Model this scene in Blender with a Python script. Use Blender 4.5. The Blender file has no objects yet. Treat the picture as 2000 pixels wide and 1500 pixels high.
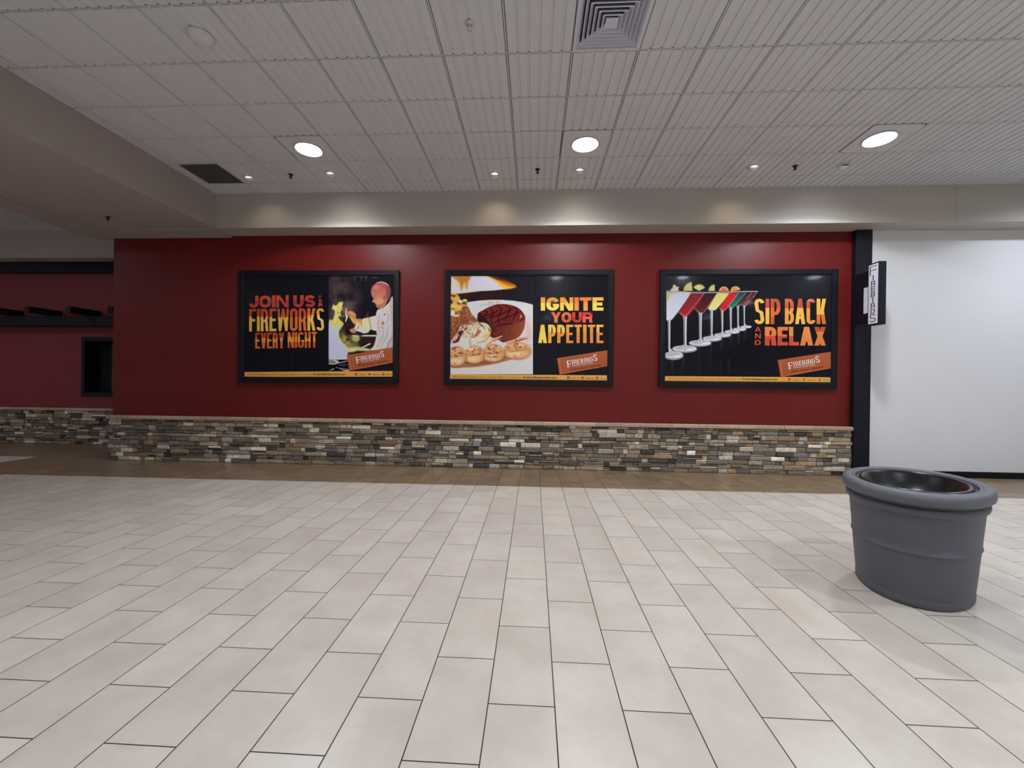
import bpy, math, random
import numpy as np
from mathutils import Vector, Matrix
random.seed(7)
SC = bpy.context.scene
COL = SC.collection
PI = math.pi

# ------------------------------------------------------------------ helpers
def lin(c):
    c = c / 255.0
    return c / 12.92 if c <= 0.04045 else ((c + 0.055) / 1.055) ** 2.4
def rgb(r, g, b): return (lin(r), lin(g), lin(b), 1.0)

class MB:
    """mesh builder: world-space verts, faces, per-face material index, smooth flag and colour"""
    def __init__(s): s.v = []; s.f = []; s.m = []; s.s = []; s.c = []
    def add(s, vs, fs, mat=0, smooth=False, col=None):
        b = len(s.v); s.v += [tuple(p) for p in vs]
        for f in fs:
            s.f.append([i + b for i in f]); s.m.append(mat); s.s.append(smooth); s.c.append(col or (1, 1, 1, 1))
        return s
    def box(s, x0, x1, y0, y1, z0, z1, mat=0, col=None, skip=''):
        v = [(x0,y0,z0),(x1,y0,z0),(x1,y1,z0),(x0,y1,z0),(x0,y0,z1),(x1,y0,z1),(x1,y1,z1),(x0,y1,z1)]
        F = {'b':(0,3,2,1),'t':(4,5,6,7),'f':(0,1,5,4),'r':(1,2,6,5),'k':(2,3,7,6),'l':(3,0,4,7)}
        return s.add(v, [F[k] for k in F if k not in skip], mat, False, col)
    def bbox(s, x0, x1, y0, y1, z0, z1, b=0.004, mat=0, col=None):
        """box with chamfered edges"""
        vs = []; idx = {}
        X = (x0, x1); Y = (y0, y1); Z = (z0, z1)
        for i in (0, 1):
            for j in (0, 1):
                for k in (0, 1):
                    sx, sy, sz = (1 - 2*i)*b, (1 - 2*j)*b, (1 - 2*k)*b
                    for a, (dx, dy, dz) in enumerate(((0, sy, sz), (sx, 0, sz), (sx, sy, 0))):
                        idx[i, j, k, a] = len(vs); vs.append((X[i]+dx, Y[j]+dy, Z[k]+dz))
        F = []
        for i in (0, 1): F.append([idx[i,0,0,0], idx[i,1,0,0], idx[i,1,1,0], idx[i,0,1,0]][::(1 if i else -1)])
        for j in (0, 1): F.append([idx[0,j,0,1], idx[1,j,0,1], idx[1,j,1,1], idx[0,j,1,1]][::(-1 if j else 1)])
        for k in (0, 1): F.append([idx[0,0,k,2], idx[1,0,k,2], idx[1,1,k,2], idx[0,1,k,2]][::(1 if k else -1)])
        for i in (0, 1):
            for j in (0, 1): F.append([idx[i,j,0,0], idx[i,j,0,1], idx[i,j,1,1], idx[i,j,1,0]][::(-1 if i != j else 1)])
            for k in (0, 1): F.append([idx[i,0,k,0], idx[i,1,k,0], idx[i,1,k,2], idx[i,0,k,2]][::(-1 if i == k else 1)])
        for j in (0, 1):
            for k in (0, 1): F.append([idx[0,j,k,1], idx[1,j,k,1], idx[1,j,k,2], idx[0,j,k,2]][::(1 if j == k else -1)])
        for i in (0, 1):
            for j in (0, 1):
                for k in (0, 1): F.append([idx[i,j,k,0], idx[i,j,k,1], idx[i,j,k,2]][::(1 if (i+j+k) % 2 else -1)])
        return s.add(vs, F, mat, False, col)
    def lathe(s, prof, n=48, c=(0,0,0), sx=1, sy=1, rot=0, mat=0, smooth=True, M=None, close_top=False, close_bot=False):
        vs = []
        for r, z in prof:
            for k in range(n):
                a = 2*PI*k/n; x = r*sx*math.cos(a); y = r*sy*math.sin(a)
                x, y = x*math.cos(rot)-y*math.sin(rot), x*math.sin(rot)+y*math.cos(rot)
                p = Vector((x, y, z))
                if M: p = M @ p
                vs.append((p.x+c[0], p.y+c[1], p.z+c[2]))
        F = []
        for i in range(len(prof)-1):
            for k in range(n):
                F.append((i*n+k, i*n+(k+1) % n, (i+1)*n+(k+1) % n, (i+1)*n+k))
        s.add(vs, F, mat, smooth)
        b = len(s.v)-len(vs)
        if close_top: s.f.append([b+(len(prof)-1)*n+k for k in range(n)]); s.m.append(mat); s.s.append(False); s.c.append((1,1,1,1))
        if close_bot: s.f.append([b+k for k in range(n)][::-1]); s.m.append(mat); s.s.append(False); s.c.append((1,1,1,1))
        return s
    def build(s, name, mats, parent=None, loc=None, color=False):
        o0 = Vector(parent_loc(parent)) if parent else Vector(loc or (0, 0, 0))
        me = bpy.data.meshes.new(name)
        me.from_pydata([(p[0]-o0.x, p[1]-o0.y, p[2]-o0.z) for p in s.v], [], s.f)
        if not isinstance(mats, (list, tuple)): mats = [mats]
        for m in mats: me.materials.append(m)
        me.polygons.foreach_set('material_index', s.m); me.polygons.foreach_set('use_smooth', s.s)
        if color:
            ca = me.color_attributes.new('ink', 'FLOAT_COLOR', 'CORNER')
            buf = []
            for f, c in zip(s.f, s.c): buf += list(c) * len(f)
            ca.data.foreach_set('color', buf)
        me.update()
        o = bpy.data.objects.new(name, me); COL.objects.link(o)
        if parent: o.parent = parent
        else: o.location = o0
        return o

def parent_loc(p):
    l = Vector(p.location)
    while p.parent: p = p.parent; l += Vector(p.location)
    return l
def tag(o, label=None, cat=None, group=None, kind=None):
    if label: o['label'] = label
    if cat: o['category'] = cat
    if group: o['group'] = group
    if kind: o['kind'] = kind
    return o
def empty(name, loc, label, cat, group=None):
    o = bpy.data.objects.new(name, None); COL.objects.link(o); o.location = loc; o.empty_display_size = .1
    return tag(o, label, cat, group)
def struct(o, label, cat): return tag(o, label, cat, None, 'structure')
def copy_tree(o, parent=None):
    c = o.copy(); COL.objects.link(c); c.parent = parent
    for ch in list(o.children): copy_tree(ch, c)
    return c

# ------------------------------------------------------------------ materials
def newmat(name):
    m = bpy.data.materials.new(name); m.use_nodes = True
    nt = m.node_tree; b = nt.nodes['Principled BSDF']
    return m, nt, b
def N(nt, t, **kw):
    n = nt.nodes.new(t)
    for k, v in kw.items():
        if k.startswith('i_'): n.inputs[k[2:]].default_value = v
        else: setattr(n, k, v)
    return n
def mth(nt, op, a, b=None, c=None):
    n = nt.nodes.new('ShaderNodeMath'); n.operation = op
    for i, v in enumerate((a, b, c)):
        if v is None: continue
        if isinstance(v, (int, float)): n.inputs[i].default_value = v
        else: nt.links.new(v, n.inputs[i])
    return n.outputs[0]
def mixc(nt, f, a, b, mode='MIX'):
    n = nt.nodes.new('ShaderNodeMix'); n.data_type = 'RGBA'; n.blend_type = mode
    for i, v in ((0, f), (6, a), (7, b)):
        if isinstance(v, (int, float, tuple)): n.inputs[i].default_value = v
        else: nt.links.new(v, n.inputs[i])
    return n.outputs[2]
def paint(name, col, rough=.6, var=.06, scale=3.0, bump=0.0, bscale=150, spec=.5, coat=0.0, metal=0.0):
    m, nt, b = newmat(name)
    tc = N(nt, 'ShaderNodeTexCoord'); ns = N(nt, 'ShaderNodeTexNoise'); ns.inputs['Scale'].default_value = scale; ns.inputs['Detail'].default_value = 5
    nt.links.new(tc.outputs['Object'], ns.inputs['Vector'])
    d = tuple(c*(1-var) for c in col[:3])+(1,); l = tuple(min(1, c*(1+var)) for c in col[:3])+(1,)
    nt.links.new(mixc(nt, ns.outputs['Fac'], d, l), b.inputs['Base Color'])
    b.inputs['Roughness'].default_value = rough; b.inputs['Specular IOR Level'].default_value = spec
    b.inputs['Coat Weight'].default_value = coat; b.inputs['Metallic'].default_value = metal
    if bump:
        n2 = N(nt, 'ShaderNodeTexNoise'); n2.inputs['Scale'].default_value = bscale; n2.inputs['Detail'].default_value = 3
        nt.links.new(tc.outputs['Object'], n2.inputs['Vector'])
        bp = N(nt, 'ShaderNodeBump'); bp.inputs['Strength'].default_value = bump; bp.inputs['Distance'].default_value = .002
        nt.links.new(n2.outputs['Fac'], bp.inputs['Height']); nt.links.new(bp.outputs['Normal'], b.inputs['Normal'])
    return m
def emis(name, col, st):
    m, nt, b = newmat(name)
    b.inputs['Base Color'].default_value = (.9, .9, .9, 1)
    b.inputs['Emission Color'].default_value = col; b.inputs['Emission Strength'].default_value = st
    return m
def inkmat(name, rough=.35, spec=.5, coat=0.0, noise=0.0):
    m, nt, b = newmat(name)
    a = N(nt, 'ShaderNodeVertexColor', layer_name='ink')
    out = a.outputs['Color']
    if noise:
        tc = N(nt, 'ShaderNodeTexCoord'); ns = N(nt, 'ShaderNodeTexNoise'); ns.inputs['Scale'].default_value = 28; ns.inputs['Detail'].default_value = 6; ns.inputs['Roughness'].default_value = .65
        nt.links.new(tc.outputs['Object'], ns.inputs['Vector'])
        mr = N(nt, 'ShaderNodeMapRange'); mr.inputs[1].default_value = .3; mr.inputs[2].default_value = .7; mr.inputs[3].default_value = 1-noise; mr.inputs[4].default_value = 1+noise
        nt.links.new(ns.outputs['Fac'], mr.inputs[0])
        cm = N(nt, 'ShaderNodeVectorMath', operation='SCALE'); nt.links.new(out, cm.inputs[0]); nt.links.new(mr.outputs[0], cm.inputs['Scale'])
        out = cm.outputs[0]
        bp = N(nt, 'ShaderNodeBump'); bp.inputs['Strength'].default_value = .6; bp.inputs['Distance'].default_value = .01
        nt.links.new(ns.outputs['Fac'], bp.inputs['Height']); nt.links.new(bp.outputs['Normal'], b.inputs['Normal'])
    nt.links.new(out, b.inputs['Base Color'])
    b.inputs['Roughness'].default_value = rough; b.inputs['Specular IOR Level'].default_value = spec; b.inputs['Coat Weight'].default_value = coat
    b.inputs['Coat Roughness'].default_value = .06
    return m

M_red = paint('red_wall_paint', (.135, .0085, .0075, 1), .42, .05, 2.0, .15, 90, spec=.3)
M_redf = paint('far_red_wall_paint', (.20, .018, .022, 1), .5, .05, 2.0, .15, 90)
M_white = paint('white_wall_paint', (.76, .765, .78, 1), .55, .02, 1.5, .12, 90)
M_soffit = paint('beige_soffit_paint', (.48, .445, .40, 1), .55, .03, 1.2, .1, 80)
M_sofl = paint('taupe_bulkhead_paint', (.42, .375, .35, 1), .6, .03, 1.2, .1, 80)
M_tile = paint('ceiling_panel_white', (.645, .66, .695, 1), .8, .03, 9.0, .35, 260)
M_groove = paint('ceiling_groove', (.63, .645, .68, 1), .85, .03, 9.0)
M_gap = paint('ceiling_joint_shadow_gap', (.16, .16, .17, 1), .9, .03, 9.0)
M_black = paint('black_satin_paint', (.007, .008, .012, 1), .5, .1, 6.0, spec=.22)
M_beam = paint('dark_stained_timber', (.009, .009, .013, 1), .6, .35, 5.0, .4, 40, spec=.25)
M_frame = paint('black_poster_frame', (.006, .0065, .010, 1), .4, .1, 8.0, spec=.25)
M_ink = inkmat('printed_ink', .22, .22, .12)
M_stone = inkmat('ledgestone', .85, .3, 0, .38)
M_capst = inkmat('cap_stone', .8, .3, 0, .16)
M_base = paint('black_baseboard', (.006, .006, .010, 1), .5, .1, 6.0, spec=.2)
M_binb = paint('grey_moulded_plastic', (.088, .093, .114, 1), .55, .06, 6.0, .5, 420)
M_binr = paint('grey_rim_plastic', (.108, .113, .134, 1), .5, .06, 6.0, .4, 420)
M_gloss = paint('glossy_black_plastic', (.004, .004, .005, 1), .27, .1, 6.0, spec=.35)
M_metalw = paint('white_enamel', (.62, .62, .66, 1), .4, .03, 6.0)
M_dgrey = paint('dark_grille', (.11, .115, .125, 1), .6, .1, 30.0)
M_dark = paint('sprinkler_dark_metal', (.02, .018, .018, 1), .4, .1, 30.0, metal=.5)
M_can = paint('white_reflector', (.8, .8, .82, 1), .35, .02, 6.0)
M_signw = paint('white_sign_face', (.80, .80, .90, 1), .3, .02, 6.0)

# floor
W, L, XF, YF = .300, .6053, .1114, 1.8724
def floor_mat():
    m, nt, b = newmat('floor_tiles')
    tc = N(nt, 'ShaderNodeTexCoord'); sp = N(nt, 'ShaderNodeSeparateXYZ'); nt.links.new(tc.outputs['Object'], sp.inputs[0])
    x, y = sp.outputs[0], sp.outputs[1]
    u = mth(nt, 'DIVIDE', mth(nt, 'SUBTRACT', x, XF), W); cu = mth(nt, 'FLOOR', u); fu = mth(nt, 'SUBTRACT', u, cu)
    odd = mth(nt, 'FLOORED_MODULO', mth(nt, 'ADD', cu, 1.0), 2.0)
    v = mth(nt, 'ADD', mth(nt, 'DIVIDE', mth(nt, 'SUBTRACT', y, YF), L), mth(nt, 'MULTIPLY', odd, .5))
    cv = mth(nt, 'FLOOR', v); fv = mth(nt, 'SUBTRACT', v, cv)
    du = mth(nt, 'MULTIPLY', mth(nt, 'MINIMUM', fu, mth(nt, 'SUBTRACT', 1.0, fu)), W)
    dv = mth(nt, 'MULTIPLY', mth(nt, 'MINIMUM', fv, mth(nt, 'SUBTRACT', 1.0, fv)), L)
    d = mth(nt, 'MINIMUM', du, dv)
    g = N(nt, 'ShaderNodeMapRange'); g.inputs[1].default_value = .0021; g.inputs[2].default_value = .0031; g.inputs[3].default_value = 1; g.inputs[4].default_value = 0
    nt.links.new(d, g.inputs[0]); grout = g.outputs[0]
    cmb = N(nt, 'ShaderNodeCombineXYZ'); nt.links.new(cu, cmb.inputs[0]); nt.links.new(cv, cmb.inputs[1])
    wn = N(nt, 'ShaderNodeTexWhiteNoise'); nt.links.new(cmb.outputs[0], wn.inputs[0])
    # mottling shifted per tile
    off = N(nt, 'ShaderNodeVectorMath', operation='SCALE'); nt.links.new(wn.outputs['Color'], off.inputs[0]); off.inputs['Scale'].default_value = 20
    ad = N(nt, 'ShaderNodeVectorMath', operation='ADD'); nt.links.new(tc.outputs['Object'], ad.inputs[0]); nt.links.new(off.outputs[0], ad.inputs[1])
    n1 = N(nt, 'ShaderNodeTexNoise'); n1.inputs['Scale'].default_value = 3.2; n1.inputs['Detail'].default_value = 7; n1.inputs['Roughness'].default_value = .62
    nt.links.new(ad.outputs[0], n1.inputs['Vector'])
    cr = N(nt, 'ShaderNodeValToRGB'); cr.color_ramp.elements[0].position = .36; cr.color_ramp.elements[0].color = (.568, .499, .425, 1)
    cr.color_ramp.elements[1].position = .62; cr.color_ramp.elements[1].color = (.642, .578, .505, 1)
    nt.links.new(n1.outputs['Fac'], cr.inputs[0])
    cb = N(nt, 'ShaderNodeValToRGB'); cb.color_ramp.elements[0].position = .33; cb.color_ramp.elements[0].color = (.19, .122, .070, 1)
    cb.color_ramp.elements[1].position = .68; cb.color_ramp.elements[1].color = (.285, .20, .122, 1)
    nt.links.new(n1.outputs['Fac'], cb.inputs[0])
    # brown border: front band, far band by the left alcove wall, and a band running towards the viewer at the left
    a1 = mth(nt, 'MULTIPLY', mth(nt, 'GREATER_THAN', y, 5.822), mth(nt, 'GREATER_THAN', x, XF-W*30.35))
    a2 = mth(nt, 'GREATER_THAN', y, 7.15)
    a3 = mth(nt, 'MULTIPLY', mth(nt, 'LESS_THAN', x, XF-W*26.5), mth(nt, 'GREATER_THAN', x, XF-W*30.35))
    br = mth(nt, 'MAXIMUM', a1, mth(nt, 'MAXIMUM', a2, a3))
    c = mixc(nt, br, cr.outputs[0], cb.outputs[0])
    vv = mth(nt, 'ADD', .93, mth(nt, 'MULTIPLY', wn.outputs['Value'], .12))
    sc = N(nt, 'ShaderNodeVectorMath', operation='SCALE'); nt.links.new(c, sc.inputs[0]); nt.links.new(vv, sc.inputs['Scale'])
    gc = mixc(nt, br, (.016, .012, .014, 1), (.05, .034, .024, 1))
    nt.links.new(mixc(nt, grout, sc.outputs[0], gc), b.inputs['Base Color'])
    rr = mth(nt, 'ADD', .24, mth(nt, 'MULTIPLY', n1.outputs['Fac'], .16))
    nt.links.new(mth(nt, 'ADD', rr, mth(nt, 'MULTIPLY', grout, .4)), b.inputs['Roughness'])
    bp = N(nt, 'ShaderNodeBump'); bp.inputs['Strength'].default_value = .35; bp.inputs['Distance'].default_value = .002; bp.invert = True
    nt.links.new(mth(nt, 'ADD', grout, mth(nt, 'MULTIPLY', n1.outputs['Fac'], .35)), bp.inputs['Height']); nt.links.new(bp.outputs['Normal'], b.inputs['Normal'])
    b.inputs['Specular IOR Level'].default_value = .5
    return m

# ------------------------------------------------------------------ dimensions
H = 4.542; CY0 = 3.922; CX0 = -.283; T = .6096
YFAS = 6.70; YW = 7.08; ZF = 3.965; ZB = 3.935
XB1, XB2 = -5.31, -7.86
XL, XR, YB = -17.0, 12.0, -8.0
YL = 8.66; YLF = 8.28

# ------------------------------------------------------------------ shell
o = MB().add([(XL, YB, 0), (XR, YB, 0), (XR, 9.2, 0), (XL, 9.2, 0)], [(0, 1, 2, 3)]).build('floor', floor_mat())
struct(o, 'beige and brown rectangular floor tiles laid in a staggered bond', 'floor')

LX = [CX0 + T*(.5 - 5 + 6*k) for k in range(4)]        # recessed lamps every six panels
LY = [5.44, 1.78, -1.88, -5.54]
LX = [-3.03, .632, 4.27, 7.94]
def tile_of(x, y): return (math.floor((x-CX0)/T), math.floor((y-CY0)/T))
lamp_tiles = {tile_of(x, y): (x, y) for x in LX for y in LY}
def ceiling_mesh(x0, x1, y0, y1, lamps, special):
    mb = MB()
    c0, c1 = math.floor((x0-CX0)/T), math.ceil((x1-CX0)/T)
    r0, r1 = math.floor((y0-CY0)/T), math.ceil((y1-CY0)/T)
    g = .0115; zs = H-.010
    for c in range(c0, c1):
        for r in range(r0, r1):
            ax, bx = max(x0, CX0+c*T), min(x1, CX0+(c+1)*T); ay, by = max(y0, CY0+r*T), min(y1, CY0+(r+1)*T)
            if bx-ax < .02 or by-ay < .02: continue
            if (c, r) in special: continue
            zg = H-.0008; q = .0125
            mb.add([(ax, ay, zg), (bx, ay, zg), (bx, by, zg), (ax, by, zg), (ax+q, ay+q, zg), (bx-q, ay+q, zg), (bx-q, by-q, zg), (ax+q, by-q, zg)],
                   [(0, 4, 5, 1), (1, 5, 6, 2), (2, 6, 7, 3), (3, 7, 4, 0)], 2)
            if (c, r) in lamps:
                lx, ly = lamps[c, r]; n = 40; vs = []; fs = []
                R = .166; hx0, hx1, hy0, hy1 = ax+g, bx-g, ay+g, by-g
                for k in range(n):
                    a = 2*PI*k/n; dx, dy = math.cos(a), math.sin(a)
                    t = min(((hx1-lx)/dx if dx > 1e-6 else (hx0-lx)/dx if dx < -1e-6 else 9), ((hy1-ly)/dy if dy > 1e-6 else (hy0-ly)/dy if dy < -1e-6 else 9))
                    vs += [(lx+R*dx, ly+R*dy, zs), (lx+t*dx, ly+t*dy, zs), (lx+t*dx, ly+t*dy, H+.02)]
                for k in range(n):
                    q = (k+1) % n; fs += [(3*k, 3*q, 3*q+1, 3*k+1), (3*k+1, 3*q+1, 3*q+2, 3*k+2)]
                mb.add(vs, fs, 0)
                continue
            mb.add([(ax, ay, H), (bx, ay, H), (bx, by, H), (ax, by, H)], [(0, 3, 2, 1)], 1)
            # tee bars in the joints
            for k in range(6):
                s0 = CX0+c*T + k*T/6; gl = g if k == 0 else .010; gr = g if k == 5 else .010
                xa, xb = max(ax, s0+gl), min(bx, s0+T/6-gr)
                if xb-xa < .008: continue
                ya = max(ay, CY0+r*T+.0105); yb = min(by, CY0+(r+1)*T-.0105)
                e = .004
                mb.add([(xa+e, ya, zs), (xb-e, ya, zs), (xb-e, yb, zs), (xa+e, yb, zs), (xa, ya, H), (xb, ya, H), (xb, yb, H), (xa, yb, H)],
                       [(0, 3, 2, 1), (0, 1, 5, 4), (1, 2, 6, 5), (2, 3, 7, 6), (3, 0, 4, 7)], 0)
            # light suspension rail running in depth at the panel joint
            if CX0+c*T >= x0: mb.box(CX0+c*T-.0048, CX0+c*T+.0048, ay, by, zs+.001, H, 0, skip='t')
            if CY0+r*T >= y0: mb.box(ax, bx, CY0+r*T-.0035, CY0+r*T+.0035, zs+.001, H, 0, skip='t')
    return mb
special = {(1, -1), (-8, 3)}
cm = ceiling_mesh(XB1, XR, YB, YFAS, lamp_tiles, special)
o = cm.build('ceiling', [M_tile, M_groove, M_gap]); struct(o, 'grey-white grid ceiling of ribbed square panels above the concourse', 'ceiling')
LX2 = [-10.35, -14.0]; lamps2 = {tile_of(x, y): (x, y) for x in LX2 for y in (5.44, 1.78, -1.88)}
o = ceiling_mesh(XL, XB2, YB, YLF, lamps2, set()).build('ceiling', [M_tile, M_groove, M_gap]); struct(o, 'ribbed ceiling beyond the bulkhead at far left', 'ceiling')
# roof slab closing the plenum
o = MB().box(XL, XR, YB, 9.2, H+.35, H+.45).build('trim_9', M_sofl); struct(o, 'concrete slab above the ceilings', 'slab')

# right-hand soffit (fascia + underside)
mb = MB().box(XB1, 6.385, YFAS, 7.4, ZF, H+.3); mb.box(6.389, XR, YFAS, 7.4, ZF, H+.3); mb.box(6.385, 6.389, YFAS+.006, 7.4, ZF, H+.3)
o = mb.build('trim_1', M_soffit); struct(o, 'beige dropped soffit running above the posters', 'soffit')
# bulkhead running in depth at the left, with a stepped reveal
mb = MB()
mb.box(-7.17, XB1, YB, 6.69, ZB+.012, H+.3); mb.box(-7.355, -7.185, YB, 6.69, ZB+.012, H+.3); mb.box(-7.185, -7.17, YB, 6.69, ZB+.03, H+.3)
mb.box(-7.37, -7.355, YB, 6.69, ZB+.03, H+.3); mb.box(XB2, -7.37, YB, 6.69, ZB, H+.3); mb.box(XB2, XB1, 6.69, 7.12, ZB, H+.3)
o = mb.build('trim_2', M_sofl); struct(o, 'taupe bulkhead running overhead along the left with twin groove', 'bulkhead')
# far left soffit
o = MB().box(XL, XB2+.4, YLF, 9.0, 3.965, H+.3).build('trim_3', M_soffit); struct(o, 'beige soffit above the far left alcove', 'soffit')

# walls
mb = MB().box(-7.495, 5.2, YW, 7.42, 0, ZF+.02)
mb.box(-7.495, -7.2, 7.42, 9.0, 0, ZF+.02)
o = mb.build('wall_front', M_red); struct(o, 'dark red wall behind the three posters', 'wall')
o = MB().box(5.2, XR, 7.055, 7.42, 0, ZF+.02).build('wall_right_front', M_white); struct(o, 'plain white wall right of the black post', 'wall')
WX0, WX1, WZ0, WZ1 = -9.80, -8.55, 1.12, 2.27
mb = MB().box(XL, WX0, YL, 9.0, 0, 4.0).box(WX1, -7.2, YL, 9.0, 0, 4.0).box(WX0, WX1, YL, 9.0, 0, WZ0).box(WX0, WX1, YL, 9.0, WZ1, 4.0)
o = mb.build('wall_left_front', M_redf); struct(o, 'recessed dark red wall at far left behind the timber awning', 'wall')
M_wb = paint('cream_concourse_wall', (.62, .60, .57, 1), .6, .03, 1.0)
o = MB().box(XL, XR, YB-.15, YB, 0, H+.35).build('wall_back', M_wb); struct(o, 'cream wall behind the viewer', 'wall')
o = MB().box(XR, XR+.15, YB, 9.2, 0, H+.35).build('wall_right', M_wb); struct(o, 'cream wall at the right end of the concourse', 'wall')
o = MB().box(XL-.15, XL, YB, 9.2, 0, H+.35).build('wall_left', M_wb); struct(o, 'cream wall at the left end of the concourse', 'wall')
o = MB().bbox(5.405, XR, 7.035, 7.056, 0, .10, .004).build('baseboard_right', M_base); struct(o, 'black baseboard under the white wall', 'baseboard')

# window in the far left wall
fr = MB(); fw_ = .075
fr.bbox(WX0-fw_, WX1+fw_, YL-.03, YL+.02, WZ1-.005, WZ1+fw_); fr.bbox(WX0-fw_, WX1+fw_, YL-.03, YL+.02, WZ0-fw_, WZ0+.005)
fr.bbox(WX0-fw_, WX0+.005, YL-.03, YL+.02, WZ0, WZ1); fr.bbox(WX1-.005, WX1+fw_, YL-.03, YL+.02, WZ0, WZ1)
fr.box(WX0, WX0+.02, YL, YL+.32, WZ0, WZ1); fr.box(WX1-.02, WX1, YL, YL+.32, WZ0, WZ1); fr.box(WX0, WX1, YL, YL+.32, WZ0, WZ0+.02); fr.box(WX0, WX1, YL, YL+.32, WZ1-.02, WZ1)
wroot = fr.build('window_1', M_black, loc=(WX0, YL, WZ0)); struct(wroot, 'black-framed recessed window in the far left red wall', 'window')
gm, gnt, gb = newmat('dark_window_glass'); gb.inputs['Base Color'].default_value = (.02, .023, .03, 1); gb.inputs['Roughness'].default_value = .06; gb.inputs['Specular IOR Level'].default_value = .8
p_ = MB().box(WX0+.02, WX1-.02, YL+.27, YL+.28, WZ0+.02, WZ1-.02).build('pane', gm, wroot)
mu = MB().box(WX0+.02, WX1-.02, YL+.25, YL+.29, 1.70, 1.735).build('glazing_bar', M_black, wroot)

# ------------------------------------------------------------------ stone wainscots
PAL = [(160,148,130),(130,115,100),(188,178,162),(104,96,90),(70,70,70),(148,130,106),(122,118,112),(140,128,116),(172,162,146),(90,82,74),(220,212,196),(142,120,94),(114,104,92)]
WTS = [11,10,9,8,6,9,11,11,9,6,6,5,9]
def stones(mb, x0, x1, z0, z1, yf, axis='x', depth=.10, seed=1):
    rnd = random.Random(seed)
    rows = []; z = z0
    while z < z1-.02:
        h = rnd.choice((.046, .054, .060, .068, .078)); h = min(h, z1-z)
        if z1-(z+h) < .03: h = z1-z
        rows.append((z, z+h)); z += h
    taken = set()
    for ri, (za, zb) in enumerate(rows):
        x = x0 - rnd.random()*.1
        while x < x1:
            l = rnd.choice((.08, .11, .14, .18, .22, .27, .33)); xe = min(x+l, x1); xa = max(x, x0)
            if x1-xe < .04: xe = x1
            if xe-xa > .02:
                if zb-za > .055 and rnd.random() < .25:
                    zm = za+(zb-za)*rnd.uniform(.4, .6); parts = [(za, zm), (zm, zb)]
                else: parts = [(za, zb)]
                for a, b in parts:
                    g = .003; pr = rnd.uniform(.0, .034)
                    col = rnd.choices(PAL, WTS)[0]; k = rnd.uniform(.92, 1.24); c = rgb(*[min(255, v*k) for v in col])
                    j = lambda s=.004: rnd.uniform(-s, s)
                    X0, X1_, Z0, Z1_ = xa+g, xe-g, a+g, b-g; bv = min(.009, (b-a)*.22)
                    yb_, y2 = yf+.012, yf-pr
                    if axis == 'x': P = lambda s, d, h_: (s, d, h_)
                    else: P = lambda s, d, h_: (d, s, h_)
                    vs = [P(X0, yb_, Z0), P(X1_, yb_, Z0), P(X1_, yb_, Z1_), P(X0, yb_, Z1_)]
                    m_ = [(X0, Z0), (X1_, Z0), (X1_, Z1_), (X0, Z1_)]
                    vs += [P(s+j(.002), y2+.006, h_) for s, h_ in m_]
                    vs += [P(X0+bv+j(), y2+j(.004), Z0+bv), P(X1_-bv+j(), y2+j(.004), Z0+bv), P(X1_-bv+j(), y2+j(.004), Z1_-bv), P(X0+bv+j(), y2+j(.004), Z1_-bv)]
                    fs = [(8, 9, 10, 11)]
                    for q in range(4):
                        w = (q+1) % 4; fs += [(q, w, 4+w, 4+q), (4+q, 4+w, 8+w, 8+q)]
                    if axis != 'x': fs = [f[::-1] for f in fs]
                    mb.add(vs, fs, 0, False, c)
            x = xe if xe > x else x+l
    return mb
def caps(mb, x0, x1, yb, yf, z0, z1, axis='x', seed=3):
    rnd = random.Random(seed); x = x0
    while x < x1-.01:
        xe = min(x1, x+rnd.uniform(.38, .48))
        if x1-xe < .15: xe = x1
        k = rnd.uniform(.93, 1.07); c = rgb(*[v*k for v in (184, 164, 140)])
        n = 6; vs = []; fs = []
        for i in range(n+1):
            s = x+.0015+(xe-x-.003)*i/n; jf = rnd.uniform(-.006, .006); jz = rnd.uniform(-.002, .002)
            ring = [(yb, z0), (yf+.006+jf, z0), (yf+jf, z0+.008), (yf+.001+jf, z1-.010+jz), (yf+.010+jf, z1+jz), (yb, z1)]
            vs += [(s, y, z) if axis == 'x' else (y, s, z) for y, z in ring]
        for i in range(n):
            for q in range(6):
                w = (q+1) % 6; fs.append((i*6+q, i*6+w, (i+1)*6+w, (i+1)*6+q))
        fs.append(tuple(range(6))[::-1]); fs.append(tuple(n*6+q for q in range(6)))
        mb.add(vs, fs, 0, False, c); x = xe
    return mb
M_mort = paint('dark_mortar', (.06, .05, .043, 1), .9, .1, 8)
w = empty('stone_wainscot', (-1.15, 7.0, 0), 'stacked ledgestone wainscot with pale cap under the red poster wall', 'stone wainscot', 'stone wainscots')
mb = MB(); stones(mb, -7.505, 5.147, 0.0, .733, 7.03, seed=11)
sv = mb.build('stone_veneer', M_stone, w, color=True)
MB().box(-7.49, 5.145, 7.042, 7.079, 0, .733).build('mortar_bed', M_mort, w)
mb = MB(); caps(mb, -7.515, 5.149, 7.079, 6.982, .733, .792, seed=4); mb.build('cap_stone', M_capst, w, color=True)
w = empty('stone_wainscot', (-7.52, 7.8, 0), 'ledgestone return around the left end of the red poster wall', 'stone wainscot', 'stone wainscots')
mb = MB(); stones(mb, 7.10, 8.60, 0, .733, -7.509, axis='y', seed=5); mb.build('stone_veneer', M_stone, w, color=True)
mb = MB(); caps(mb, 7.10, 8.60, -7.497, -7.535, .733, .792, axis='y', seed=8); mb.build('cap_stone', M_capst, w, color=True)
w = empty('stone_wainscot', (-12, 8.62, 0), 'stacked grey ledgestone wainscot under the far left red wall', 'stone wainscot', 'stone wainscots')
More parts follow.
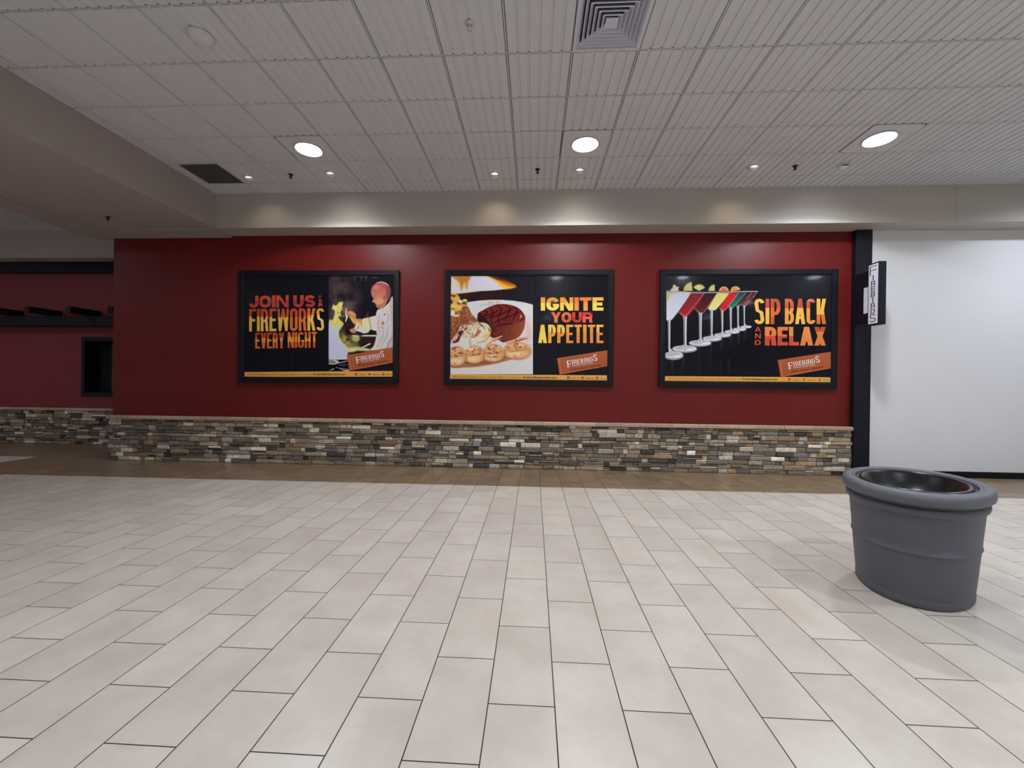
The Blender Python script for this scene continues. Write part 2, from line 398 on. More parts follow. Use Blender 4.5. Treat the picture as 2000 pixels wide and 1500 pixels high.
mb = MB(); stones(mb, -13.5, -7.56, 0, .73, 8.635, seed=21); mb.build('stone_veneer', M_stone, w, color=True)
MB().box(XL+.02, -7.56, 8.645, 8.659, 0, .73).build('mortar_bed', M_mort, w)
mb = MB(); caps(mb, -13.5, -7.56, 8.659, 8.588, .73, .787, seed=9); mb.build('cap_stone', M_capst, w, color=True)

# ------------------------------------------------------------------ black post, header beam, timber awning
o = MB().bbox(5.15, 5.402, 6.985, 7.12, 0.0, ZF-.002, .005).build('wall_post', M_black, loc=(5.276, 7.05, 0)); tag(o, 'tall black painted post between the red wall and the white wall', 'post')
o = MB().bbox(XL+.02, -7.5, 8.55, 8.66, 3.735, 3.963, .006).build('header_beam', M_black, loc=(-12, 8.6, 3.73)); tag(o, 'long black beam under the soffit along the top of the far left wall', 'beam')
aw = empty('timber_awning', (-10.0, 8.5, 2.6), 'dark timber awning with projecting rafters on the far left red wall', 'awning')
MB().bbox(-15.5, -8.75, 8.44, 8.659, 2.555, 2.77, .008).build('ledger_beam', M_beam, aw)
rp = []
for i in range(7):
    xx = -8.60 - .90*i
    r_ = MB().bbox(xx-.055, xx+.055, 8.05, 8.659, 2.772, 2.905, .008)
    rp.append(r_.build('rafter', M_beam, aw))

# ------------------------------------------------------------------ lamps and ceiling fittings
E_col = [emis('downlight_lens_glow', c, p) for c, p in (((.88, .92, 1.0, 1), 200.0), ((.88, .93, 1.0, 1), 250.0), ((.86, .92, 1.0, 1), 310.0), ((.78, .86, 1.0, 1), 330.0))]
E_cool = E_col[0]
E_dim = emis('dim_downlight_lens_glow', (.86, .86, 1.0, 1), 150.0)
def make_downlight(mat):
    r = bpy.data.objects.new('recessed_downlight', None); COL.objects.link(r); r.empty_display_size = .1
    n = 48
    MB().lathe([(.160, -.012), (.182, -.013), (.186, -.018), (.178, -.024), (.164, -.022), (.158, -.012)], n).build('trim_ring', M_metalw, r)
    MB().lathe([(.170, -.012), (.172, .09), (.01, .092), (.01, .088), (.160, .08), (.156, .055)], n, close_bot=False).lathe([(.161, -.016), (.156, .055)], n).build('reflector', M_can, r)
    MB().lathe([(.156, .055), (.05, .055)], n, close_top=True).build('lens', mat, r)
    return r
labs = {(0, 0): 'lit round ceiling downlight above the kitchen poster, leftmost of the three in view',
        (1, 0): 'lit round ceiling downlight above the middle poster, nearest the square air diffuser',
        (2, 0): 'lit round ceiling downlight above the cocktail poster, rightmost of the three in view'}
d0 = None
for j, y in enumerate(LY):
    for i, x in enumerate(LX):
        if j == 0: protos = (protos if i else {}); protos[i] = make_downlight(E_col[i]); d = protos[i]
        else: d = copy_tree(protos[i])
        d.location = (x, y, H)
        if (i, j) in labs: tag(d, labs[i, j], 'ceiling light', 'recessed downlights in the concourse ceiling')
        else: tag(d, 'lit round ceiling downlight outside the picture, behind or beside the viewer', 'ceiling light', 'downlights outside the picture')
for x in LX:
    ld = bpy.data.lights.new('downlight_beam', 'SPOT'); ld.energy = 72 if x < 6 else 34; ld.color = (.88, .93, 1.0); ld.spot_size = math.radians(141); ld.spot_blend = .10; ld.shadow_soft_size = .05
    lo = bpy.data.objects.new('downlight_beam', ld); COL.objects.link(lo); lo.parent = [d_ for d_ in COL.objects if d_.name.startswith('recessed_downlight') and abs(d_.location.x-x) < .01 and abs(d_.location.y-LY[0]) < .01][0]; lo.location = (0, 0, -.03)
dd = None
for x in LX2:
    for y in (5.44, 1.78, -1.88):
        if dd is None: dd = make_downlight(E_dim); d = dd
        else: d = copy_tree(dd)
        d.location = (x, y, H); tag(d, 'dim round downlight in the far left ceiling, outside the picture', 'ceiling light', 'dim downlights in the far left ceiling')

E_spot = emis('spot_lamp_glow', (1.0, .93, .80, 1), 14.0)
def make_spot(mat):
    r = bpy.data.objects.new('spotlight', None); COL.objects.link(r); r.empty_display_size = .05
    MB().lathe([(.052, -.012), (.074, -.013), (.078, -.018), (.07, -.024), (.055, -.022)], 32).build('trim_ring', M_metalw, r)
    Mr = Matrix.Rotation(math.radians(32), 4, 'X')
    prof = [(.058*math.cos(a), -.012-.058*math.sin(a)) for a in [k*PI/2/8*.72 for k in range(9)]]
    rl = prof[-1][0]; zl = prof[-1][1]
    eb = MB().lathe(prof+[(rl*.9, zl+.012)], 32, M=Mr).build('eyeball', M_can, r)
    MB().lathe([(rl*.9, zl+.012), (.004, zl+.012)], 32, M=Mr, close_top=True).build('lamp', mat, eb)
    return r
spots = [(-4.36, 6.16, 1, 'lit eyeball spotlight beside the dark grille, leftmost of the small ceiling spots', (1, .80, .50), 26),
         (-3.046, 6.077, 1, 'small lit eyeball spotlight just behind the leftmost big downlight', (.92, .95, 1), 30),
         (-.605, 6.17, 1, 'lit eyeball spotlight with dark shadow ring, left of centre above the middle poster', (1, .86, .62), 16),
         (.632, 6.09, 1, 'small lit spotlight just behind the centre downlight', (.97, .95, .92), 30),
         (3.069, 6.07, 1, 'bright warm eyeball spotlight above the left half of the cocktail poster', (1, .80, .50), 26),
         (4.289, 6.066, 0, 'round wide flood spotlight above the right half of the cocktail poster', (.92, .95, 1), 30)]
s1 = make_spot(E_spot); s0 = None
first = True
for x, y, on, lab, colr, pw in spots:
    if on:
        s = s1 if first else copy_tree(s1); first = False
    else: s = make_spot(M_can)
    s.location = (x, y, H); tag(s, lab, 'spotlight', 'small eyeball spotlights above the posters')
    if pw:
        ld = bpy.data.lights.new('spot_beam', 'SPOT'); wide = pw == 30; ld.energy = 3 if wide else pw*.17; ld.color = colr; ld.spot_size = math.radians(136 if wide else 100); ld.spot_blend = 1.0; ld.shadow_soft_size = .03
        lo = bpy.data.objects.new('spot_beam', ld); COL.objects.link(lo); lo.parent = s; lo.location = (0, .048, -.075)
        lo.rotation_euler = (math.radians(32), 0, 0)

def sprinkler(x, y, z, mat, label, grp):
    r = empty('fire_sprinkler', (x, y, z), label, 'sprinkler', grp)
    MB().lathe([(.001, -.012), (.034, -.013), (.036, -.018), (.016, -.022), (.013, -.03)], 24, c=(x, y, z)).build('escutcheon', mat, r)
    b = MB()
    b.lathe([(.009, -.022), (.009, -.045), (.006, -.05), (.006, -.062)], 12, c=(x, y, z)); 
    b.box(x-.016, x-.012, y-.003, y+.003, z-.066, z-.03); b.box(x+.012, x+.016, y-.003, y+.003, z-.066, z-.03); b.box(x-.016, x+.016, y-.003, y+.003, z-.034, z-.028)
    b.build('frame_arms', mat, r)
    MB().lathe([(.001, -.064), (.024, -.064), (.024, -.067), (.001, -.067)], 16, c=(x, y, z)).build('deflector', mat, r)
sprinkler(-3.664, 6.089, H, M_dark, 'dark fire sprinkler in the ceiling between the two left spotlights', 'fire sprinklers')
sprinkler(.025, 6.05, H, M_dark, 'dark fire sprinkler in the ceiling above the middle poster', 'fire sprinklers')
sprinkler(3.629, 6.06, H, M_dark, 'dark fire sprinkler in the ceiling above the cocktail poster', 'fire sprinklers')
sprinkler(-6.61, 6.148, ZB+.024, M_dark, 'dark fire sprinkler under the taupe bulkhead at left', 'fire sprinklers')
sprinkler(-.582, 3.57, H, M_metalw, 'white fire sprinkler near the top edge left of the air diffuser', 'fire sprinklers')
# ceiling dome
r = empty('ceiling_speaker', (-3.02, 3.615, H), 'white domed ceiling speaker at upper left', 'speaker')
MB().lathe([(.10, -.012), (.108, -.013), (.108, -.022), (.098, -.026)], 40, c=(-3.02, 3.615, H)).build('rim', M_tile, r)
MB().lathe([(.098*math.cos(k*PI/16), -.022-.045*math.sin(k*PI/16)) for k in range(8)]+[(.002, -.067)], 40, c=(-3.02, 3.615, H)).build('dome', M_tile, r)
# dark return grille
gx0, gx1, gy0, gy1 = CX0-8*T, CX0-7*T, CY0+3*T, CY0+4*T
r = empty('return_grille', ((gx0+gx1)/2, (gy0+gy1)/2, H), 'dark square return air grille near the left ceiling corner', 'grille')
fr = MB(); e = .014
fr.box(gx0, gx1, gy0, gy0+e, H-.012, H+.03); fr.box(gx0, gx1, gy1-e, gy1, H-.012, H+.03); fr.box(gx0, gx0+e, gy0+e, gy1-e, H-.012, H+.03); fr.box(gx1-e, gx1, gy0+e, gy1-e, H-.012, H+.03)
fr.build('grille_frame', M_metalw, r)
fr = MB().box(gx0+e, gx1-e, gy0+e, gy1-e, H+.02, H+.03)
for k in range(29):
    xx = gx0+e+(T-2*e)*(k+.5)/29; fr.box(xx-.0022, xx+.0022, gy0+e, gy1-e, H-.008, H+.02); 
    yy = gy0+e+(T-2*e)*(k+.5)/29; fr.box(gx0+e, gx1-e, yy-.0022, yy+.0022, H-.008, H+.02)
fr.build('grille_core', M_dgrey, r)
# square louvred diffuser
dx, dy = CX0+1.5*T, CY0-.5*T
r = empty('air_diffuser', (dx, dy, H), 'square white louvred air diffuser at the top of the picture', 'air diffuser')
M_plen = paint('blue_black_plenum', (.05, .055, .11, 1), .7, .1, 8)
M_dif = paint('diffuser_enamel', (.66, .67, .78, 1), .4, .03, 6.0)
def sqring(mb, a0, z0, a1, z1, t=.002):
    vs = []
    for a, z in ((a0, z0), (a1, z1), (a1, z1+t), (a0, z0+t)):
        vs += [(dx-a, dy-a, H+z), (dx+a, dy-a, H+z), (dx+a, dy+a, H+z), (dx-a, dy+a, H+z)]
    fs = []
    for i in range(4):
        j = (i+1) % 4
        for q in range(4):
            w_ = (q+1) % 4; fs.append((i*4+q, i*4+w_, j*4+w_, j*4+q))
    mb.add(vs, fs)
mb = MB(); sqring(mb, T/2, -.012, T/2-.030, -.014, .012); mb.build('diffuser_frame', M_dif, r)
MB().box(dx-T/2+.01, dx+T/2-.01, dy-T/2+.01, dy+T/2-.01, H+.10, H+.104).build('plenum_back', M_plen, r)
for k in range(6):
    a = T/2-.032-.038*k
    mb = MB(); sqring(mb, a, -.008-.001*k, a-.030, .030-.001*k, .002); sqring(mb, a, -.010-.001*k, a-.007, -.012-.001*k, .002); mb.build('louvre_ring', M_dif, r)
MB().bbox(dx-.052, dx+.052, dy-.052, dy+.052, H-.014, H-.010, .001).build('centre_plate', M_dif, r)

# ------------------------------------------------------------------ lettering engine (block and serif capitals, elliptical pen)
def strip(mb, pts, s, t, y, col, T2):
    """thick stroke along pts with pen width s (horizontal) and t (vertical)"""
    n = len(pts); L_, R_ = [], []
    for i in range(n):
        a = pts[max(0, i-1)]; b = pts[min(n-1, i+1)]
        dx_, dy_ = b[0]-a[0], b[1]-a[1]; l = math.hypot(dx_, dy_) or 1
        nx, ny = -dy_/l, dx_/l
        L_.append((pts[i][0]+nx*s/2, pts[i][1]+ny*t/2)); R_.append((pts[i][0]-nx*s/2, pts[i][1]-ny*t/2))
    for i in range(n-1):
        T2(mb, [R_[i], R_[i+1], L_[i+1], L_[i]], col)
def arc(cx, cy, rx, ry, a0, a1, n=10):
    return [(cx+rx*math.cos(math.radians(a0+(a1-a0)*k/n)), cy+ry*math.sin(math.radians(a0+(a1-a0)*k/n))) for k in range(n+1)]
def glyph(ch, w, h, s, t):
    """returns list of ('p', polygon) or ('s', stroke points) in a w x h box; s, t pen widths"""
    P = []
    R = lambda x0, y0, x1, y1: P.append(('p', [(x0, y0), (x1, y0), (x1, y1), (x0, y1)]))
    D = lambda xb, xt, y0, y1, q=s: P.append(('p', [(xb, y0), (xb+q, y0), (xt+q, y1), (xt, y1)]))
    S = lambda pts: P.append(('s', pts))
    rx, c = (w-s)/2, w/2
    ry = min(rx*1.0, (h-t)/2); ry = min(ry, h*.28) if h > w else ry
    cl, cr = s/2, w-s/2
    if ch == 'I': R(0, 0, w, h) if w <= s*1.3 else R((w-s)/2, 0, (w+s)/2, h)
    elif ch in 'EF':
        R(0, 0, s, h); R(s, h-t, w, h); R(s, h*.5-t/2, w*.9, h*.5+t/2)
        if ch == 'E': R(s, 0, w, t)
    elif ch == 'L': R(0, 0, s, h); R(s, 0, w, t)
    elif ch == 'T': R((w-s)/2, 0, (w+s)/2, h-t); R(0, h-t, w, h)
    elif ch == 'H': R(0, 0, s, h); R(w-s, 0, w, h); R(s, h*.5-t/2, w-s, h*.5+t/2)
    elif ch == 'N': R(0, 0, s*.85, h); R(w-s*.85, 0, w, h); D(w-s*1.05, 0, 0, h, s*1.05)
    elif ch == 'O': S([(cr, h-t/2-ry)]+arc(c, h-t/2-ry, rx, ry, 0, 180)+arc(c, t/2+ry, rx, ry, 180, 360)+[(cr, h-t/2-ry)])
    elif ch == 'U': S([(cl, h)]+arc(c, t/2+ry, rx, ry, 180, 360)+[(cr, h)])
    elif ch == 'J': S([(cr, h)]+arc(c, t/2+ry, rx, ry, 0, -175))
    elif ch == 'C': S(arc(c, h-t/2-ry, rx, ry, 5, 180)+arc(c, t/2+ry, rx, ry, 180, 355))
    elif ch == 'G': S(arc(c, h-t/2-ry, rx, ry, 12, 180)+arc(c, t/2+ry, rx, ry, 180, 360)+[(cr, h*.5)]); R(w*.52, h*.5-t*.75, w, h*.5)
    elif ch == 'S':
        m = h/2; r2 = (h-t)/4
        if h > w*1.2:
            S(arc(c, h-t/2-ry, rx, ry, 5, 180)+[(cl+rx*.35, m+ry*.35), (cr-rx*.35, m-ry*.35)]+arc(c, t/2+ry, rx, ry, 0, -175))
        else:
            S(arc(c, h-t/2-r2, rx, r2, 15, 270)+arc(c, t/2+r2, rx, r2, 90, -165))
    elif ch == 'D': R(0, 0, s, h); S([(s*.8, h-t/2), (c, h-t/2)]+arc(w-s/2-rx*.9, h-t/2-ry, rx*.9, ry, 90, 0)+arc(w-s/2-rx*.9, t/2+ry, rx*.9, ry, 0, -90)+[(s*.8, t/2)])
    elif ch in 'PRB':
        R(0, 0, s, h); lo = h*.46 if ch != 'P' else h*.42; r2 = (h-t-lo+t/2)/2; k = rx*.8; ck = min(r2, .9*rx)
        S([(s*.8, h-t/2)]+arc(cr-ck, h-t/2-r2, ck, r2, 90, -90)+[(s*.8, h-t/2-2*r2)])
        yl = h-t/2-2*r2
        if ch == 'R': D(w-s*.98, w-s*1.25, 0, yl+t*.1, s)
        if ch == 'B': r3 = (yl-t/2)/2; S([(s*.8, yl)]+arc(w+s*.02-s/2-ck, t/2+r3, ck, r3, 90, -90)+[(s*.8, t/2)])
    elif ch == 'K': R(0, 0, s, h); D(w-s*1.05, s*.95, 0, h*.55, s*1.05); D(s*.8, w-s*1.02, h*.38, h, s*1.02)
    elif ch == 'X': D(0, w-s, 0, h); D(w-s, 0, 0, h)
    elif ch == 'Y': R((w-s)/2, 0, (w+s)/2, h*.45); D((w-s)/2, 0, h*.42, h); D((w-s)/2, w-s, h*.42, h)
    elif ch == 'V': D((w-s)/2, 0, 0, h); D((w-s)/2, w-s, 0, h)
    elif ch == 'A': D(0, (w-s)/2, 0, h); D(w-s, (w-s)/2, 0, h); R(s*.7, h*.2, w-s*.7, h*.2+t*.8)
    elif ch == 'W':
        q = s*.82; D(w*.22-q/2, 0, 0, h, q); D(w*.22-q/2, w*.5-q/2, 0, h, q); D(w*.78-q/2, w*.5-q/2, 0, h, q); D(w*.78-q/2, w-q, 0, h, q)
    return P
def clip(poly, y, keep_above):
    out = []
    for i in range(len(poly)):
        a, b = poly[i], poly[(i+1) % len(poly)]
        ia = (a[1] >= y) == keep_above; ib = (b[1] >= y) == keep_above
        if ia: out.append(a)
        if ia != ib:
            t = (y-a[1])/(b[1]-a[1]) if b[1] != a[1] else 0; out.append((a[0]+(b[0]-a[0])*t, y))
    return out
def polys_of(ch, w, h, s, t):
    out = []
    for k, d in glyph(ch, w, h, s, t):
        if k == 'p': out.append(d)
        else: strip(None, d, s, t, 0, None, lambda mb, q, c: out.append(q))
    return out
WF = {'I': 0, 'W': 1.5, 'A': 1.12, 'N': 1.08, 'J': .82, 'L': .85, 'F': .88, 'E': .9, 'T': .95, 'K': 1.05, 'G': 1.05}
def word(mb, text, x0, x1, yt, yb, sfrac, tfrac, gap, cols, M, y, slope=0.0, outline=True):
    """capitals between x0..x1 (crop pixels), top yt, bottom yb; cols per letter: list of (fraction from top, colour)"""
    h = yb-yt; s = sfrac*h; t = tfrac*h; n = len(text); g = gap*h
    k = sum(WF.get(c, 1) for c in text); nI = sum(1 for c in text if c == 'I')
    u = (x1-x0-g*(n-1)-nI*s)/max(k, .01)
    x = x0
    for i, ch in enumerate(text):
        w = s if ch == 'I' else WF.get(ch, 1)*u
        cc = cols[i % len(cols)] if isinstance(cols[0], list) else cols
        for pi_, poly in enumerate(polys_of(ch, w, h, min(s, w*.42) if ch != 'I' else s, t)):
            for bi, (fr_, c) in enumerate(cc):
                top = h*(1-fr_); bot = h*(1-(cc[bi+1][0] if bi+1 < len(cc) else 1.001))
                q = clip(clip(poly, top+1e-6, False), bot, True)
                if len(q) >= 3:
                    mb.add([M(x+a, yb-b+slope*(x+a-x0), y-.00004*pi_) for a, b in q], [tuple(range(len(q)))], 0, False, rgb(*c))
        x += w+g

# ------------------------------------------------------------------ printed pictures: painted on a fine colour grid
class Art:
    def __init__(s, x0, y0, x1, y1, st, bg):
        s.x0, s.y0 = x0, y0; s.nx = int((x1-x0)/st)+1; s.ny = int((y1-y0)/st)+1
        s.x1, s.y1 = x1, y1
        xs = np.linspace(x0, x1, s.nx); ys = np.linspace(y0, y1, s.ny)
        s.X, s.Y = np.meshgrid(xs, ys); s.I = np.zeros((s.ny, s.nx, 3)); s.I[:] = bg
        s.dx = xs[1]-xs[0]; s.dy = ys[1]-ys[0]
    def win(s, x0, y0, x1, y1):
        i0 = max(0, int((x0-s.x0)/s.dx)); i1 = min(s.nx, int((x1-s.x0)/s.dx)+2); j0 = max(0, int((y0-s.y0)/s.dy)); j1 = min(s.ny, int((y1-s.y0)/s.dy)+2)
        return (slice(j0, max(j0, j1)), slice(i0, max(i0, i1)))
    def mix(s, w, m, col):
        m = np.clip(m, 0, 1)[..., None]
        if callable(col): col = col(s.X[w], s.Y[w])
        s.I[w] = s.I[w]*(1-m)+np.asarray(col, float)*m
    def smooth(s, pts, k=4):
        n = len(pts); out = []
        for i in range(n):
            p0, p1, p2, p3 = (np.array(pts[(i+d) % n], float) for d in (-1, 0, 1, 2))
            for j in range(k):
                t = j/k; out.append(tuple(.5*((2*p1)+(-p0+p2)*t+(2*p0-5*p1+4*p2-p3)*t*t+(-p0+3*p1-3*p2+p3)*t**3)))
        return out
    def poly(s, pts, col, soft=3, al=1.0, sm=True, tex=None):
        if sm: pts = s.smooth(pts)
        xs = [p[0] for p in pts]; ys = [p[1] for p in pts]; w = s.win(min(xs)-soft*2, min(ys)-soft*2, max(xs)+soft*2, max(ys)+soft*2)
        X, Y = s.X[w], s.Y[w]
        if X.size == 0: return
        d = np.full(X.shape, 1e9); ins = np.zeros(X.shape, bool); n = len(pts)
        for i in range(n):
            ax, ay = pts[i]; bx, by = pts[(i+1) % n]; ex, ey = bx-ax, by-ay; l2 = ex*ex+ey*ey+1e-9
            t = np.clip(((X-ax)*ex+(Y-ay)*ey)/l2, 0, 1); d = np.minimum(d, (X-ax-t*ex)**2+(Y-ay-t*ey)**2)
            if ay != by:
                c = ((ay > Y) != (by > Y)) & (X < ex*(Y-ay)/(by-ay)+ax); ins ^= c
        d = np.sqrt(d); sd = np.where(ins, -d, d)
        m = .5-sd/(2*soft)
        if tex is not None: m = m*tex[w]
        s.mix(w, np.clip(m, 0, 1)*al, col)
    def ell(s, cx, cy, rx, ry, col, soft=.12, al=1.0, ang=0):
        R = max(rx, ry)*(1+soft)+4; w = s.win(cx-R, cy-R, cx+R, cy+R); X, Y = s.X[w]-cx, s.Y[w]-cy
        if X.size == 0: return
        a = math.radians(ang); U = X*math.cos(a)+Y*math.sin(a); V = -X*math.sin(a)+Y*math.cos(a)
        q = np.sqrt((U/rx)**2+(V/ry)**2); s.mix(w, (1+soft-q)/(2*soft)*al, col)
    def line(s, pts, wd, col, soft=2, al=1.0):
        n = len(pts)
        wds = wd if isinstance(wd, (list, tuple)) else [wd]*n
        xs = [p[0] for p in pts]; ys = [p[1] for p in pts]; b = max(wds)+soft*2; w = s.win(min(xs)-b, min(ys)-b, max(xs)+b, max(ys)+b)
        X, Y = s.X[w], s.Y[w]
        if X.size == 0: return
        m = np.zeros(X.shape)
        for i in range(n-1):
            (ax, ay), (bx, by) = pts[i], pts[i+1]; ex, ey = bx-ax, by-ay; l2 = ex*ex+ey*ey+1e-9
            t = np.clip(((X-ax)*ex+(Y-ay)*ey)/l2, 0, 1); d = np.sqrt((X-ax-t*ex)**2+(Y-ay-t*ey)**2)
            r = (wds[i]*(1-t)+wds[i+1]*t)/2; m = np.maximum(m, np.clip((r+soft/2-d)/soft, 0, 1))
        s.mix(w, m*al, col)
    def fbm(s, sc, seed, o=4):
        rs = np.random.RandomState(seed); out = np.zeros(s.X.shape); amp = 1; tot = 0
        for k in range(o):
            g = rs.rand(64, 64); c = sc/(2**k); U = (s.X/c) % 63; V = (s.Y/c) % 63
            i = U.astype(int); j = V.astype(int); fu = U-i; fv = V-j; fu = fu*fu*(3-2*fu); fv = fv*fv*(3-2*fv)
            a = g[j, i]*(1-fu)+g[j, i+1]*fu; b = g[j+1, i]*(1-fu)+g[j+1, i+1]*fu
            out += amp*(a*(1-fv)+b*fv); tot += amp; amp *= .55
        return out/tot
    def build(s, name, mapf, y, parent, quad=None):
        nx, ny = s.nx, s.ny
        o0 = parent_loc(parent)
        P = mapf(s.X.ravel(), s.Y.ravel(), y)
        co = np.stack([P[0]-o0.x, np.full(nx*ny, P[1]-o0.y), P[2]-o0.z], -1).astype(np.float32)
        idx = np.arange(nx*ny).reshape(ny, nx)
        f = np.stack([idx[1:, :-1], idx[1:, 1:], idx[:-1, 1:], idx[:-1, :-1]], -1).reshape(-1, 4)
        me = bpy.data.meshes.new(name); me.vertices.add(nx*ny); me.vertices.foreach_set('co', co.ravel())
        me.loops.add(f.size); me.loops.foreach_set('vertex_index', f.ravel().astype(np.int32))
        me.polygons.add(len(f)); me.polygons.foreach_set('loop_start', np.arange(0, f.size, 4, dtype=np.int32))
        me.update(calc_edges=True)
        c = np.clip(s.I/255, 0, 1); c = np.where(c <= .04045, c/12.92, ((c+.055)/1.055)**2.4)
        ca = me.color_attributes.new('ink', 'FLOAT_COLOR', 'POINT')
        ca.data.foreach_set('color', np.concatenate([c.reshape(-1, 3), np.ones((nx*ny, 1))], 1).astype(np.float32).ravel())
        me.materials.append(M_ink)
        ob = bpy.data.objects.new(name, me); COL.objects.link(ob); ob.parent = parent
        return ob

# layout sheets: photo-sheet coordinates -> metres on each print
SHEET = {'P1': ((464, 527), (-3.735, 2.375), [[-1.45377, 0.92766, 0.00778, -0.00586, 0.00032], [0.99176, -0.00256, -0.89523, -2e-05, 0.00571]]),
         'P2': ((870, 529), (-.0975, 2.375), [[-1.42096, 0.88051, 0.00908, -0.00542, 0.00029], [0.96368, -0.00232, -0.87219, -2e-05, 0.00542]]),
         'P3': ((1290, 525), (3.4975, 2.375), [[-1.41337, 0.8354, 0.01028, -0.005, 0.00026], [0.98764, -0.0024, -0.84955, -2e-05, 0.00514]])}
def sheet(key, ox, oy, sc):
    (a, b), (cx, cz), co = SHEET[key]
    def M(x, y, Y):
        xx = (ox+x/sc-a)/100; yy = (oy+y/sc-b)/100
        k = [c[0]+c[1]*xx+c[2]*yy+c[3]*xx*xx+c[4]*xx*yy for c in co]
        return (k[0]+cx, Y, k[1]+cz)
    return M

# ------------------------------------------------------------------ picture 1: cook and flames
def art_chef():
    A = Art(85, 62, 940, 1328, 4.0, (24, 20, 30))
    f1 = A.fbm(170, 3, 5); f2 = A.fbm(70, 9, 4)
    w = A.win(85, 62, 940, 1330)
    X, Y = A.X, A.Y
    sm = np.clip(1.25-np.hypot((X-250)/250, (Y-420)/420), 0, 1)*np.clip(f1*2.2-.45, 0, 1)
    A.mix(w, sm*.95, (124, 102, 94))
    A.mix(w, np.clip(1-np.hypot((X-230)/190, (Y-250)/230), 0, 1)*f1, (98, 76, 70))
    for hx in (430, 515, 578): A.line([(hx, 72), (hx+2, 132)], 7, (120, 118, 130), 5, .7)
    A.line([(430, 70), (600, 78)], 7, (130, 128, 140), 5, .6); A.line([(675, 86), (730, 82)], 9, (125, 125, 135), 5, .7)
    A.poly([(560, 620), (590, 560), (612, 540), (618, 640)], (110, 45, 45), 14, .7)
    # kitchen counter and smoke lower down
    A.poly([(230, 690), (420, 720), (720, 780), (720, 1020), (500, 1040), (300, 900)], (48, 34, 34), 14)
    ym = np.clip(1.15-np.hypot((X-330)/150, (Y-930)/170), 0, 1)*np.clip(f2*2.4-.5, 0, 1); A.mix(w, ym, (206, 192, 104))
    ym = np.clip(1.1-np.hypot((X-400)/120, (Y-1010)/110), 0, 1)*np.clip(f1*2-.3, 0, 1); A.mix(w, ym*.8, (150, 132, 78))
    A.ell(345, 800, 55, 62, (38, 18, 24), .4, .9)
    A.line([(285, 1085), (350, 1045), (470, 1030), (600, 1045), (655, 1050)], [20, 60, 55, 40, 14], (226, 214, 150), 20, .95)
    A.line([(360, 1060), (430, 1050)], 26, (240, 232, 170), 14, .8)
    A.ell(447, 892, 52, 44, (200, 190, 118), .3); A.ell(447, 858, 50, 12, (226, 218, 150), .3)
    A.line([(530, 1016), (632, 966)], [14, 20], (232, 222, 172), 4)
    A.line([(518, 856), (712, 858)], [16, 18], (240, 238, 226), 4); A.line([(520, 872), (712, 872)], 6, (110, 96, 84), 4)
    A.line([(380, 838), (520, 850), (720, 800)], [10, 14, 26], (34, 22, 26), 6)
    # white-hot flame
    A.poly([(86, 690), (130, 655), (165, 700), (205, 655), (250, 690), (262, 740), (225, 800), (232, 870), (270, 940), (320, 985), (345, 1040), (330, 1090), (332, 1172), (86, 1172)], (232, 222, 140), 12)
    A.poly([(86, 710), (128, 690), (165, 760), (215, 700), (235, 740), (205, 810), (215, 880), (250, 960), (305, 1000), (328, 1060), (322, 1172), (86, 1172)], (214, 214, 242), 10)
    # yellow tongue
    A.poly([(135, 470), (150, 438), (168, 462), (205, 440), (222, 412), (277, 415), (262, 470), (268, 510), (240, 545), (250, 585), (215, 605), (240, 650), (282, 690), (268, 735), (235, 730), (205, 680), (185, 760), (165, 782), (150, 700), (100, 700), (140, 640), (165, 570), (160, 520), (132, 505)], (232, 222, 96), 6)
    A.line([(170, 470), (190, 500), (178, 540), (190, 600), (170, 680)], [26, 20, 8, 22, 14], (222, 226, 226), 8, .9)
    A.line([(232, 440), (248, 470), (236, 520)], [14, 10, 6], (244, 240, 160), 6)
    A.line([(202, 545), (214, 560)], 10, (96, 110, 40), 6); A.line([(180, 720), (172, 770)], 10, (236, 226, 110), 6)
    # skewer / tongs
    A.line([(240, 500), (300, 532)], 8, (150, 120, 100), 4); A.line([(225, 600), (320, 590)], [10, 6], (206, 150, 104), 4)
    A.line([(322, 494), (312, 560), (330, 600), (312, 668)], [10, 16, 26, 12], (240, 234, 200), 4)
    # hands and forearm
    A.poly([(328, 545), (372, 528), (410, 540), (442, 578), (455, 630), (530, 640), (538, 735), (470, 722), (415, 690), (378, 640), (352, 590)], (222, 152, 84), 4)
    A.line([(350, 545), (395, 560), (440, 590)], 8, (236, 172, 118), 4); A.line([(360, 572), (400, 600), (420, 622)], 6, (160, 84, 60), 4); A.line([(340, 536), (400, 534), (448, 578)], 10, (214, 132, 106), 4)
    A.poly([(380, 600), (430, 650), (520, 690), (520, 730), (440, 705), (395, 665)], (240, 196, 108), 8, .8)
    A.poly([(362, 775), (400, 762), (432, 735), (420, 715), (448, 730), (455, 790), (430, 818), (385, 812)], (212, 138, 112), 5)
    # sleeve
    A.poly([(532, 640), (600, 620), (650, 606), (718, 592), (745, 640), (760, 790), (700, 792), (640, 776), (612, 815), (560, 822), (520, 800), (470, 800), (440, 770), (460, 720), (500, 715), (535, 730)], (228, 220, 206), 4)
    A.poly([(535, 645), (620, 622), (634, 700), (640, 770), (560, 780), (540, 720)], (234, 230, 176), 6)
    A.line([(470, 700), (450, 760), (490, 790), (560, 818)], [30, 34, 22, 22], (236, 232, 224), 6); A.line([(478, 730), (470, 770)], 10, (90, 70, 66), 4)
    A.line([(620, 615), (634, 690), (648, 770)], 6, (60, 46, 50), 4); A.line([(560, 640), (575, 700), (570, 770)], 8, (206, 196, 150), 8, .7)
